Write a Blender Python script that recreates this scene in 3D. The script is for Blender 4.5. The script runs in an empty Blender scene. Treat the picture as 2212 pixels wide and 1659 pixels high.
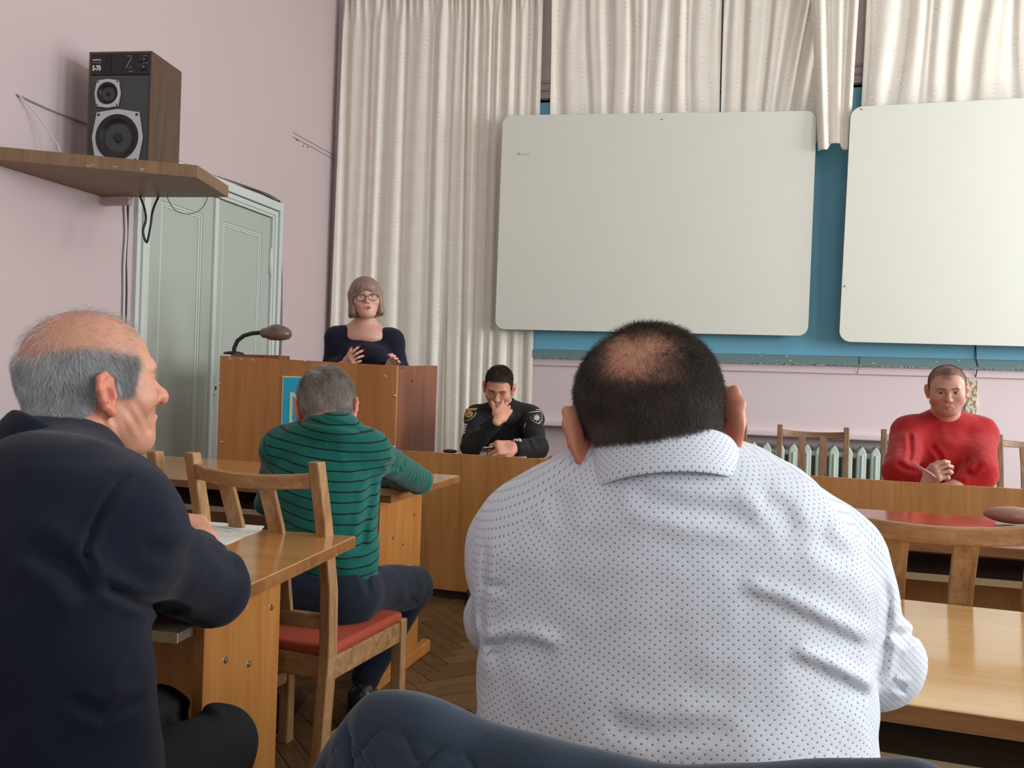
import bpy, math, random
import numpy as np
from mathutils import Vector, Matrix, Euler
random.seed(7); RNG = np.random.default_rng(7)
SC = bpy.context.scene; COL = SC.collection
# ------------------------------------------------------------------ camera
IW, IH, FP, CH = 2212, 1659, 1850.0, 1.15
YAW, PITCH, ROLL = math.atan2(470, 1850), -.0038, .033
_s, _c = math.sin(YAW), math.cos(YAW)
Z3 = np.array([0, 0, 1.])
F0 = np.array([-_s, _c, 0]); R0 = np.array([_c, _s, 0])
CF = math.cos(PITCH) * F0 + math.sin(PITCH) * Z3
U0 = math.cos(PITCH) * Z3 - math.sin(PITCH) * F0
CR = math.cos(ROLL) * R0 + math.sin(ROLL) * U0
CU = -math.sin(ROLL) * R0 + math.cos(ROLL) * U0
CO = np.array([0, 0, CH])
cam_data = bpy.data.cameras.new('camera'); cam = bpy.data.objects.new('camera', cam_data); COL.objects.link(cam)
cam_data.sensor_fit = 'HORIZONTAL'; cam_data.sensor_width = 36; cam_data.lens = 36 * FP / IW
cam_data.clip_start = .05
cam.matrix_world = Matrix(((CR[0], CU[0], -CF[0], 0), (CR[1], CU[1], -CF[1], 0), (CR[2], CU[2], -CF[2], CH), (0, 0, 0, 1)))
SC.camera = cam
# ------------------------------------------------------------------ light and exposure
SC.view_settings.view_transform = 'Standard'; SC.view_settings.look = 'None'
SC.view_settings.exposure = -0.14; SC.view_settings.gamma = 1; SC.view_settings.use_curve_mapping = False
world = bpy.data.worlds.new('sky'); SC.world = world; world.use_nodes = True
world.node_tree.nodes['Background'].inputs[0].default_value = (.75, .85, 1, 1)
world.node_tree.nodes['Background'].inputs[1].default_value = 1.0
WXR, WYB, CEIL = 5.6, -3.6, 4.95
def daylight(name, loc, rot, sx, sy, watt, col=(.93, .97, 1.0)):
    l = bpy.data.lights.new(name, 'AREA'); l.shape = 'RECTANGLE'; l.size = sx; l.size_y = sy; l.energy = watt; l.color = col
    o = bpy.data.objects.new(name, l); COL.objects.link(o); o.location = loc; o.rotation_euler = rot; return o
WIN_Y = (5.1, 2.3, -.5)
for y, w in zip(WIN_Y, (240, 190, 105)):
    daylight('window_daylight', (WXR - .06, y, 2.35), (0, math.radians(90), 0), 2.5, 1.7, w)
for x, w in ((-1.9, 5), (1.6, 40)):
    daylight('window_daylight', (x, WYB + .06, 2.35), (math.radians(90), 0, 0), 1.7, 2.5, w)
# ------------------------------------------------------------------ pixel rays (used to survey the room)
def ray(x, y): return CF + (x - IW / 2) / FP * CR - (y - IH / 2) / FP * CU
def atD(x, y, D): return CO + ray(x, y) * D
def atX(x, y, X): d = ray(x, y); return CO + d * (X / d[0])
def atY(x, y, Y): d = ray(x, y); return CO + d * (Y / d[1])
def atZ(x, y, z): d = ray(x, y); return CO + d * ((z - CH) / d[2])
def V(*a): return np.array(a, float)
def unit(v): v = np.asarray(v, float); return v / max(np.linalg.norm(v), 1e-9)
# ------------------------------------------------------------------ objects
def tag(o, label=None, cat=None, group=None, kind=None):
    if label: o['label'] = label
    if cat: o['category'] = cat
    if group: o['group'] = group
    if kind: o['kind'] = kind
    return o
def empty(name, loc, rz=0, label=None, cat=None, group=None):
    o = bpy.data.objects.new(name, None); COL.objects.link(o); o.location = Vector(loc); o.rotation_euler = (0, 0, rz)
    o.empty_display_size = .1
    return tag(o, label, cat, group)
def link(name, me, m, parent=None, loc=None):
    o = bpy.data.objects.new(name, me); COL.objects.link(o)
    if m is not None:
        me.materials.clear(); me.materials.append(m)
    if parent: o.parent = parent
    if loc is not None: o.location = Vector(loc)
    return o
def copy_tree(o, parent=None):
    c = o.copy(); COL.objects.link(c)
    if parent: c.parent = parent
    for ch in list(o.children): copy_tree(ch, c)
    return c
def rotm(rx=0, ry=0, rz=0): return np.array(Euler((rx, ry, rz)).to_matrix())
class MB:
    def __init__(s): s.v = []; s.f = []
    def add(s, vs, fs):
        n = len(s.v); s.v += [tuple(map(float, p)) for p in vs]; s.f += [tuple(i + n for i in q) for q in fs]; return s
    def box(s, c, d, R=None):
        c = np.array(c, float); h = np.array(d, float) / 2
        P = np.array([[x, y, z] for x in (-1, 1) for y in (-1, 1) for z in (-1, 1)]) * h
        if R is not None: P = P @ np.asarray(R).T
        return s.add(P + c, [(0, 1, 3, 2), (4, 6, 7, 5), (0, 4, 5, 1), (2, 3, 7, 6), (0, 2, 6, 4), (1, 5, 7, 3)])
    def b2(s, lo, hi):
        lo = np.array(lo, float); hi = np.array(hi, float); return s.box((lo + hi) / 2, np.abs(hi - lo))
    def tube(s, pts, r, n=8, cap=True):
        pts = [np.array(p, float) for p in pts]; m = len(pts)
        rs = [r] * m if np.isscalar(r) else list(r)
        base = len(s.v); up = None
        for i, p in enumerate(pts):
            t = unit(pts[min(i + 1, m - 1)] - pts[max(i - 1, 0)])
            if up is None: up = unit(np.cross(t, (0, 0, 1) if abs(t[2]) < .9 else (1, 0, 0)))
            a = unit(up - t * (up @ t)); b = np.cross(t, a); up = a
            for k in range(n):
                w = 2 * math.pi * k / n; s.v.append(tuple(p + rs[i] * (math.cos(w) * a + math.sin(w) * b)))
        for i in range(m - 1):
            for k in range(n):
                s.f.append((base + i * n + k, base + i * n + (k + 1) % n, base + (i + 1) * n + (k + 1) % n, base + (i + 1) * n + k))
        if cap:
            s.f.append(tuple(base + k for k in range(n))[::-1]); s.f.append(tuple(base + (m - 1) * n + k for k in range(n)))
        return s
    def lathe(s, prof, n=20, c=(0, 0, 0), R=None, cap=True):
        base = len(s.v); c = np.array(c, float)
        for r_, z in prof:
            for k in range(n):
                w = 2 * math.pi * k / n; p = np.array([r_ * math.cos(w), r_ * math.sin(w), z])
                if R is not None: p = np.asarray(R) @ p
                s.v.append(tuple(p + c))
        m = len(prof)
        for i in range(m - 1):
            for k in range(n):
                s.f.append((base + i * n + k, base + i * n + (k + 1) % n, base + (i + 1) * n + (k + 1) % n, base + (i + 1) * n + k))
        if cap:
            s.f.append(tuple(base + k for k in range(n))[::-1]); s.f.append(tuple(base + (m - 1) * n + k for k in range(n)))
        return s
    def prism(s, poly, a, n):           # poly: list of 3-D points, extruded by vector n
        poly = [np.array(p, float) for p in poly]; k = len(poly); n = np.array(n, float); b = len(s.v)
        s.v += [tuple(p) for p in poly] + [tuple(p + n) for p in poly]
        s.f.append(tuple(range(b, b + k))[::-1]); s.f.append(tuple(range(b + k, b + 2 * k)))
        for i in range(k): s.f.append((b + i, b + (i + 1) % k, b + k + (i + 1) % k, b + k + i))
        return s
    def mesh(s, name, smooth=False, off=None):
        me = bpy.data.meshes.new(name); v = np.array(s.v)
        if off is not None: v = v - np.array(off)
        me.from_pydata([tuple(p) for p in v], [], s.f); me.validate()
        bm_fix(me)
        if smooth: me.shade_smooth()
        return me
    def build(s, name, m, parent=None, bevel=0, smooth=False, off=None, seg=2, loc=None):
        o = link(name, s.mesh(name, smooth, off), m, parent, loc)
        if bevel:
            b = o.modifiers.new('bevel', 'BEVEL'); b.width = bevel; b.segments = seg; b.limit_method = 'ANGLE'; b.harden_normals = False
        if smooth == 'auto':
            pass
        return o
def bm_fix(me):
    import bmesh
    bm = bmesh.new(); bm.from_mesh(me); bmesh.ops.recalc_face_normals(bm, faces=bm.faces); bm.to_mesh(me); bm.free()
# ------------------------------------------------------------------ materials
class NT:
    def __init__(s, name):
        s.m = bpy.data.materials.new(name); s.m.use_nodes = True; s.t = s.m.node_tree; s.n = s.t.nodes
        s.b = s.n['Principled BSDF']
    def new(s, ty, **kw):
        n = s.n.new(ty)
        for k, v in kw.items():
            if k.startswith('i_'):
                n.inputs[k[2:].replace('_', ' ')].default_value = v
            else: setattr(n, k, v)
        return n
    def L(s, a, b): s.t.links.new(a, b)
    def math(s, op, a, b=None, c=None, clamp=False):
        n = s.n.new('ShaderNodeMath'); n.operation = op; n.use_clamp = clamp
        for i, x in enumerate((a, b, c)):
            if x is None: continue
            if isinstance(x, (int, float)): n.inputs[i].default_value = x
            else: s.L(x, n.inputs[i])
        return n.outputs[0]
    def coord(s, kind='Object', scale=(1, 1, 1), rot=(0, 0, 0)):
        tc = s.n.new('ShaderNodeTexCoord'); mp = s.n.new('ShaderNodeMapping'); s.L(tc.outputs[kind], mp.inputs[0])
        mp.inputs['Scale'].default_value = scale; mp.inputs['Rotation'].default_value = rot; return mp.outputs[0]
    def noise(s, vec, scale=5, detail=4, rough=.5, dist=0):
        n = s.n.new('ShaderNodeTexNoise'); n.inputs['Scale'].default_value = scale; n.inputs['Detail'].default_value = detail
        n.inputs['Roughness'].default_value = rough; n.inputs['Distortion'].default_value = dist
        if vec is not None: s.L(vec, n.inputs['Vector'])
        return n.outputs['Fac']
    def ramp(s, fac, stops):
        n = s.n.new('ShaderNodeValToRGB'); cr = n.color_ramp
        while len(cr.elements) < len(stops): cr.elements.new(.5)
        for e, (p, c) in zip(cr.elements, stops): e.position = p; e.color = tuple(c) + (1,) if len(c) == 3 else c
        s.L(fac, n.inputs[0]); return n.outputs[0]
    def mix(s, fac, a, b, blend='MIX'):
        n = s.n.new('ShaderNodeMix'); n.data_type = 'RGBA'; n.blend_type = blend
        for i, x in ((0, fac), (6, a), (7, b)):
            if isinstance(x, (int, float)): n.inputs[i].default_value = x
            elif isinstance(x, tuple): n.inputs[i].default_value = x + (1,) if len(x) == 3 else x
            else: s.L(x, n.inputs[i])
        return n.outputs[2]
    def bump(s, h, strength=.3, dist=.01):
        n = s.n.new('ShaderNodeBump'); n.inputs['Strength'].default_value = strength; n.inputs['Distance'].default_value = dist
        s.L(h, n.inputs['Height']); s.L(n.outputs[0], s.b.inputs['Normal']); return n
    def set(s, col=None, rough=None, metal=None, spec=None, **kw):
        if col is not None:
            if isinstance(col, tuple): s.b.inputs['Base Color'].default_value = col + (1,)
            else: s.L(col, s.b.inputs['Base Color'])
        if rough is not None:
            if isinstance(rough, (int, float)): s.b.inputs['Roughness'].default_value = rough
            else: s.L(rough, s.b.inputs['Roughness'])
        if metal is not None: s.b.inputs['Metallic'].default_value = metal
        if spec is not None: s.b.inputs['Specular IOR Level'].default_value = spec
        for k, v in kw.items(): s.b.inputs[k.replace('_', ' ')].default_value = v
        return s
def srgb(r, g, b):
    f = lambda x: (x / 255 / 12.92) if x / 255 <= .04045 else ((x / 255 + .055) / 1.055) ** 2.4
    return (f(r), f(g), f(b))
def plain(name, col, rough=.6, metal=0, spec=.5, var=.06, sc=30, bump=0):
    t = NT(name); f = t.noise(t.coord(), sc, 3)
    c = t.mix(f, tuple(x * (1 - var) for x in col), tuple(min(1, x * (1 + var)) for x in col)); t.set(c, rough, metal, spec)
    if bump: t.bump(f, bump, .002)
    return t.m
def wood(name, a, b, rough=.35, axis='x', sc=1.0, spec=.5, figure=.5, wear=0, coat=0):
    t = NT(name); st = {'x': (1.2, 14, 14), 'y': (14, 1.2, 14), 'z': (14, 14, 1.2)}[axis]
    v = t.coord('Object', tuple(k * sc for k in st))
    n1 = t.noise(v, 1.5, 6, .6, 1.0); n2 = t.noise(t.coord('Object', tuple(k * sc * 4 for k in st)), 3, 4, .6)
    g = t.math('ADD', t.math('MULTIPLY', n1, .7), t.math('MULTIPLY', n2, .3))
    c = t.ramp(g, [(.33, a), (.5, tuple((x + y) / 2 for x, y in zip(a, b))), (.66, b)])
    big = t.noise(t.coord(), 2.2, 3)
    c = t.mix(t.math('MULTIPLY', big, figure), c, tuple(x * .75 for x in b), 'MIX') if figure else c
    if wear:
        w = t.noise(t.coord(), 22, 6, .7); w = t.ramp(w, [(.56, (0, 0, 0)), (.62, (1, 1, 1))])
        c = t.mix(t.math('MULTIPLY', w, wear), c, tuple(min(1, x * 1.6 + .05) for x in a))
    t.set(c, rough, spec=spec); t.bump(n2, .12, .001)
    if coat: t.b.inputs['Coat Weight'].default_value = coat; t.b.inputs['Coat Roughness'].default_value = .12
    return t.m
# ------------------------------------------------------------------ distance fields -> one continuous mesh
def vnoise(P, sc, seed=0):
    Q = P * sc + seed * 17.31; I = np.floor(Q).astype(np.int64); Fr = Q - I; Fr = Fr * Fr * (3 - 2 * Fr)
    def hsh(i, j, k):
        n = (i * 73856093) ^ (j * 19349663) ^ (k * 83492791) ^ (seed * 2654435)
        n = (n ^ (n >> 13)) * 1274126177; n = n & 0x7fffffff
        return (n % 100003) / 100003.0 * 2 - 1
    r = 0
    for a in (0, 1):
        for b in (0, 1):
            for c in (0, 1):
                w = (Fr[..., 0] if a else 1 - Fr[..., 0]) * (Fr[..., 1] if b else 1 - Fr[..., 1]) * (Fr[..., 2] if c else 1 - Fr[..., 2])
                r = r + w * hsh(I[..., 0] + a, I[..., 1] + b, I[..., 2] + c)
    return r
def sst(x, a, b):
    t = np.clip((x - a) / (b - a), 0, 1); return t * t * (3 - 2 * t)
class Field:
    def __init__(s, o=None, R=None, sc=1.0):
        s.ops = []; s.frame(o, R, sc)
    def frame(s, o=None, R=None, sc=1.0):
        s.o = np.zeros(3) if o is None else np.array(o, float); s.R = np.eye(3) if R is None else np.array(R); s.sc = sc; return s
    def w(s, p): return s.o + s.R @ (np.array(p, float) * s.sc)
    def _add(s, kind, fn, c, br, k): s.ops.append((kind, fn, s.w(c), br * s.sc, k * s.sc)); return s
    def ell(s, c, r, k=.02, rot=None, kind='u'):
        c = np.array(c, float); r = np.array(r, float); o, R, sc = s.o, s.R, s.sc
        Q = np.eye(3) if rot is None else rotm(*rot)
        def fn(P):
            q = (((P - o) @ R) / sc - c) @ Q
            k0 = np.sqrt(((q / r) ** 2).sum(-1)) + 1e-9; k1 = np.sqrt(((q / r ** 2) ** 2).sum(-1)) + 1e-9
            return k0 * (k0 - 1) / k1 * sc
        return s._add(kind, fn, c, r.max(), k)
    def sph(s, c, r, k=.01, kind='u'): return s.ell(c, (r, r, r), k, None, kind)
    def rc(s, a, b, ra, rb, k=.01, kind='u', flat=None):
        # round cone; flat = (axis vector, factor): squashed along an axis
        a = np.array(a, float); b = np.array(b, float); o, R, sc = s.o, s.R, s.sc
        S = None
        if flat is not None:
            ax = unit(flat[0]); S = np.eye(3) + (1 / flat[1] - 1) * np.outer(ax, ax)
        ba = b - a
        bb = (S @ ba) if S is not None else ba
        L2 = max(bb @ bb, 1e-12)
        def fn(P):
            q = ((P - o) @ R) / sc - a
            if S is not None: q = q @ S
            h = np.clip((q @ bb) / L2, 0, 1)
            d = np.sqrt(((q - h[..., None] * bb) ** 2).sum(-1)) - (ra + (rb - ra) * h)
            return d * sc * (1 if flat is None else min(1, flat[1]))
        m = (max(ra, rb)) * (1 if flat is None else max(1, flat[1]))
        return s._add(kind, fn, (a + b) / 2, np.linalg.norm(ba) / 2 + m, k)
    def chain(s, pts, rs, k=.006, kind='u', k0=None):
        for i in range(len(pts) - 1):
            r0 = rs if np.isscalar(rs) else rs[i]; r1 = rs if np.isscalar(rs) else rs[i + 1]
            s.rc(pts[i], pts[i + 1], r0, r1, k if (i or k0 is None) else k0, kind)
        return s
    def rbox(s, c, h, r, k=.01, rot=None, kind='u'):
        c = np.array(c, float); h = np.array(h, float); o, R, sc = s.o, s.R, s.sc
        Q = np.eye(3) if rot is None else rotm(*rot)
        def fn(P):
            q = np.abs((((P - o) @ R) / sc - c) @ Q) - (h - r)
            return (np.sqrt((np.maximum(q, 0) ** 2).sum(-1)) + np.minimum(q.max(-1), 0) - r) * sc
        return s._add(kind, fn, c, np.linalg.norm(h), k)
    def disp(s, fn, c=(0, 0, 0), br=9.): return s._add('d', fn, c, br, 0)
    def cut(s, pt, n):     # remove the side the normal points to
        pt = np.array(pt, float); n = unit(n)
        return s._add('i', lambda P: (P - pt) @ n, (0, 0, 0), 99, .0)
    def evalb(s, Cn, P, hd, full=False):
        nb = P.shape[0]; D = np.full(P.shape[:2], 1e3 if full else .5)
        for kind, fn, c, br, k in s.ops:
            if full: sel = np.ones(nb, bool)
            else: sel = np.linalg.norm(Cn - c, axis=1) < br + hd + k + .012
            if not sel.any(): continue
            d = fn(P[sel]); cur = D[sel]
            if kind == 'u':
                if k > 0:
                    h = np.clip(.5 + .5 * (cur - d) / k, 0, 1); cur = cur * (1 - h) + d * h - k * h * (1 - h)
                else: cur = np.minimum(cur, d)
            elif kind == 's':
                d = -d
                if k > 0:
                    h = np.clip(.5 - .5 * (cur - d) / k, 0, 1); cur = cur * (1 - h) + d * h + k * h * (1 - h)
                else: cur = np.maximum(cur, d)
            elif kind == 'i': cur = np.maximum(cur, d)
            elif kind == 'd': cur = cur + d
            D[sel] = cur
        return D
    def mesh(s, lo, hi, h, B=8):
        lo = np.array(lo, float); hi = np.array(hi, float)
        nb = np.ceil((hi - lo) / (h * B)).astype(int) + 1; lo = lo - h * 2
        ii = np.stack(np.meshgrid(*[np.arange(n) for n in nb], indexing='ij'), -1).reshape(-1, 3)
        bc = lo + (ii * B + (B - 1) / 2) * h; hd = h * B * .87
        dc = s.evalb(bc, bc[:, None, :], hd, True)[:, 0]
        G = np.repeat(np.repeat(np.repeat(dc.reshape(nb).astype(np.float32), B, 0), B, 1), B, 2)
        keep = np.abs(dc) < hd * 1.9 + .012; kk = ii[keep]; kc = bc[keep]
        loc = np.stack(np.meshgrid(*[np.arange(B)] * 3, indexing='ij'), -1).reshape(-1, 3)
        for q in range(0, len(kk), 1500):
            sub = kk[q:q + 1500]; P = lo + (sub[:, None, :] * B + loc[None]) * h
            D = s.evalb(kc[q:q + 1500], P, hd)
            gi = sub[:, None, :] * B + loc[None]
            G[gi[..., 0], gi[..., 1], gi[..., 2]] = D
        return surfnet(G, lo, h)
def surfnet(G, lo, h):
    S = G < 0
    a = S[:-1, :-1, :-1]; c8 = [S[i:S.shape[0] - 1 + i, j:S.shape[1] - 1 + j, k:S.shape[2] - 1 + k] for i in (0, 1) for j in (0, 1) for k in (0, 1)]
    any_ = c8[0].copy(); all_ = c8[0].copy()
    for q in c8[1:]: any_ |= q; all_ &= q
    act = any_ & ~all_; idx = np.argwhere(act); n = len(idx)
    vid = np.full(act.shape, -1, np.int32); vid[act] = np.arange(n)
    off = np.array([(i, j, k) for i in (0, 1) for j in (0, 1) for k in (0, 1)])
    vals = np.stack([G[idx[:, 0] + o[0], idx[:, 1] + o[1], idx[:, 2] + o[2]] for o in off], 1)
    acc = np.zeros((n, 3)); cnt = np.zeros(n)
    for x in range(8):
        for y in range(x + 1, 8):
            if np.abs(off[x] - off[y]).sum() != 1: continue
            va, vb = vals[:, x], vals[:, y]; m = (va < 0) != (vb < 0)
            t = np.where(m, va / np.where(m, va - vb, 1), 0)[:, None]
            p = off[x] + (off[y] - off[x]) * t; acc += p * m[:, None]; cnt += m
    Vt = lo + (idx + acc / cnt[:, None]) * h
    quads = []
    for ax in range(3):
        sl0 = [slice(None)] * 3; sl1 = [slice(None)] * 3; sl0[ax] = slice(0, -1); sl1[ax] = slice(1, None)
        e = S[tuple(sl0)] != S[tuple(sl1)]; g = np.argwhere(e); b, c = [q for q in range(3) if q != ax]
        ok = (g[:, b] > 0) & (g[:, c] > 0) & (g[:, b] < act.shape[b]) & (g[:, c] < act.shape[c]) & (g[:, ax] < act.shape[ax]); g = g[ok]
        inside = S[g[:, 0], g[:, 1], g[:, 2]]
        def cell(db, dc):
            q = g.copy(); q[:, b] -= db; q[:, c] -= dc; return vid[q[:, 0], q[:, 1], q[:, 2]]
        Q = np.stack([cell(1, 1), cell(0, 1), cell(0, 0), cell(1, 0)], 1)
        flip = inside if ax != 1 else ~inside
        Q = np.where(flip[:, None], Q, Q[:, ::-1]); quads.append(Q)
    Q = np.concatenate(quads); Q = Q[(Q >= 0).all(1)]
    return Vt, Q
def npmesh(name, Vt, Q, off=(0, 0, 0), smooth=True):
    me = bpy.data.meshes.new(name); n = len(Vt); m = len(Q); k = Q.shape[1]
    me.vertices.add(n); me.vertices.foreach_set('co', (Vt - np.array(off)).astype(np.float32).ravel())
    me.loops.add(m * k); me.loops.foreach_set('vertex_index', Q.astype(np.int32).ravel())
    me.polygons.add(m); me.polygons.foreach_set('loop_start', np.arange(0, m * k, k, dtype=np.int32))
    try: me.polygons.foreach_set('loop_total', np.full(m, k, np.int32))
    except Exception: pass
    me.update(calc_edges=True); me.validate()
    if smooth: me.shade_smooth()
    return me
def setcol(me, name, C):
    a = me.color_attributes.new(name, 'FLOAT_COLOR', 'POINT'); C = np.concatenate([C, np.ones((len(C), 1))], 1) if C.shape[1] == 3 else C
    a.data.foreach_set('color', C.astype(np.float32).ravel())
def setf(me, name, a):
    t = me.attributes.new(name, 'FLOAT', 'POINT'); t.data.foreach_set('value', np.asarray(a, np.float32).ravel())
def setv(me, name, a):
    t = me.attributes.new(name, 'FLOAT_VECTOR', 'POINT'); t.data.foreach_set('vector', np.asarray(a, np.float32).ravel())
def vnormals(me):
    n = np.zeros(len(me.vertices) * 3, np.float32); me.vertices.foreach_get('normal', n); return n.reshape(-1, 3).astype(float)
# ------------------------------------------------------------------ people: head, ear, hand
def head_frame(o, face, up=(0, 0, 1), down=0., roll=0., sc=1.0):
    """o centre at eye height; face = world direction of the face (level), pitched down by `down`, leaning by `roll` (radians)."""
    f = unit(face); u = unit(up); x = unit(np.cross(f, u)); u = np.cross(x, f)
    f2 = math.cos(down) * f - math.sin(down) * u; u2 = math.cos(down) * u + math.sin(down) * f
    x2 = math.cos(roll) * x + math.sin(roll) * u2; u3 = math.cos(roll) * u2 - math.sin(roll) * x
    return dict(o=np.array(o, float), R=np.stack([x2, f2, u3], 1), sc=sc)
def loc(Hf, P): return ((P - Hf['o']) @ Hf['R']) / Hf['sc']
def wrl(Hf, p): return Hf['o'] + Hf['R'] @ (np.array(p, float) * Hf['sc'])
def head(F, Hf, esize=1.0, wide=1.0, jaw=1.0, nose=1.0, ears=1.0, fat=0.0, eyes='open', mouth='closed', female=False, old=0.0):
    F.frame(Hf['o'], Hf['R'], Hf['sc'])
    F.ell((0, -.012, .035), (.077 * wide, .096, .081), .02)
    F.ell((0, -.045, -.005), ((.058 + fat * .008) * wide, .055, .055), .03)
    F.ell((0, .028, -.018), ((.062 + .006 * fat) * wide, .058, .084), .025)
    for s in (-1, 1):
        F.ell((s * .044, .05, -.03), (.023 + .003 * fat, .028, .023 + .004 * fat), .025)
        F.rc((s * (.045 + .004 * fat) * jaw, .012, -.062), (s * .02 * jaw, .06, -.098), .018 + .003 * fat, .016, .03)
    F.ell((0, .068, -.098), (.021 * jaw, .017, .017), .015)
    F.ell((0, .062, -.068), (.040, .025, .031), .020)
    if fat: F.ell((0, .03, -.105), (.042, .04, .022), .03)
    br = .0105 if female else .0135
    F.rc((-.036, .072, .02), (-.01, .080, .018), br, br - .002, .014); F.rc((.036, .072, .02), (.01, .080, .018), br, br - .002, .014)
    for s in (-1, 1):
        F.ell((s * .032, .097, .0), (.019, .020, .0125), .012, kind='s')
        F.sph((s * .032, .0675, -.001), .0165, .003)
        if eyes == 'open': F.ell((s * .032, .086, -.0012), (.0135, .009, .0048), .0025, kind='s')
        elif eyes == 'squint': F.ell((s * .032, .086, -.0022), (.0130, .009, .0034), .002, kind='s')
        else: F.rc((s * .032 - .012, .0850, -.0065), (s * .032 + .012, .0850, -.0065), .0014, .0014, .0012, kind='s')
        F.rc((s * .032 - .013, .079, .0060), (s * .032 + .013, .077, .0055), .0036, .0034, .003)
    n = nose
    F.rc((0, .082, .008), (0, .098 + .006 * (n - 1), -.026), .0075, .0095 * n, .010)
    F.sph((0, .1005 + .01 * (n - 1), -.033), .0125 * n, .007)
    for s in (-1, 1):
        F.ell((s * .0125 * n, .092, -.037), (.0075 * n, .010, .0075 * n), .006)
        F.sph((s * .0065 * n, .100, -.0445), .0036, .003, kind='s')
        F.rc((s * .019, .100, -.040), (s * .031, .086, -.070), .0030, .0025, .008 + .002 * old, kind='s')
        if old:
            F.rc((s * .036, .088, -.060), (s * .026, .082, -.094), .0030, .003, .008, kind='s')
            F.rc((s * .052, .070, -.045), (s * .045, .066, -.082), .0025, .003, .010, kind='s')
    lk = 1.25 if female else 1.0
    F.chain([(-.025, .0825, -.0695), (-.010, .0895, -.0650), (0, .0900, -.0662), (.010, .0895, -.0650), (.025, .0825, -.0695)], [.0028 * lk, .0044 * lk, .0042 * lk, .0044 * lk, .0028 * lk], .003)
    F.chain([(-.022, .0815, -.0740), (0, .0885, -.0772), (.022, .0815, -.0740)], [.003 * lk, .0056 * lk, .003 * lk], .003)
    if mouth == 'open': F.ell((0, .092, -.0720), (.0125, .012, .0058), .002, kind='s')
    else: F.chain([(-.027, .0865, -.0718), (-.012, .0945, -.0708), (.012, .0945, -.0708), (.027, .0865, -.0718)], .0017, .0016, kind='s')
    for s in (-1, 1): ear(F, Hf, s, ears, esize, wide)
def ear(F, Hf, s, e=1.0, es=1.0, wd=1.0):
    c0 = V(s * .0765 * wd, -.004, -.014); sp = .42 * e
    Y = unit(V(s * math.sin(sp), -math.cos(sp), 0)); Zv = unit(V(0, -.16, 1)); Nn = unit(np.cross(Y, Zv))
    if Nn[0] * s < 0: Nn = -Nn
    A = lambda y, z, n=0: c0 + (Y * y + Zv * z + Nn * n) * es
    F.ell(tuple(A(.010, .002)), (.0068, .0195 * es, .031 * es), .006, rot=tuple(Matrix(np.stack([Nn * s, -Y if s > 0 else -Y, Zv], 1).tolist()).to_euler()))
    P = [A(-.004, .006, .002), A(-.002, .022, .003), A(.009, .031, .004), A(.022, .026, .005), A(.027, .010, .005), A(.023, -.008, .004), A(.014, -.021, .002), A(.007, -.030, .001)]
    F.chain(P, [.0034, .0040, .0044, .0046, .0044, .0040, .0044, .0066], .006)
    F.ell(tuple(A(.010, -.004, .007)), (.010, .0095 * es, .014 * es), .003, kind='s', rot=tuple(Matrix(np.stack([Nn * s, -Y, Zv], 1).tolist()).to_euler()))
    F.chain([A(.016, .016, .006), A(.0185, .0, .006), A(.012, -.014, .005)], [.0024, .0026, .0028], .002)
    F.ell(tuple(A(-.003, -.004, .004)), (.004, .004, .006), .003)
def eyeballs(par, base, Hf, white, iris, look=(0, 1, -.1), r=.0150):
    for s in (-1, 1):
        c = wrl(Hf, (s * .032, .0675, -.001)); R = Hf['R']; d = unit(R @ unit(look)); sc = Hf['sc']
        m = MB(); a = unit(np.cross(d, Z3)); b = np.cross(a, d); M = np.stack([a, b, d], 1)
        prof = [(max(1e-4, math.sin(t)) * r * sc, math.cos(t) * r * sc) for t in np.linspace(math.pi - .01, .45, 12)]
        m.lathe(prof, 20, c, M, cap=False); e = m.build('eyeball', white, par, smooth=True, off=base)
        m = MB(); prof = [(max(1e-4, math.sin(t)) * r * sc * 1.004, math.cos(t) * r * sc * 1.004) for t in np.linspace(.45, .01, 5)]
        m.lathe(prof, 20, c, M, cap=False); m.build('iris', iris, e, smooth=True, off=base)
def neck(F, Hf, base, r0=.055, r1=.062):
    F.frame(); a = wrl(Hf, (0, -.022, -.03)); F.rc(a, base, r0 * Hf['sc'], r1, .025)
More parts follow.
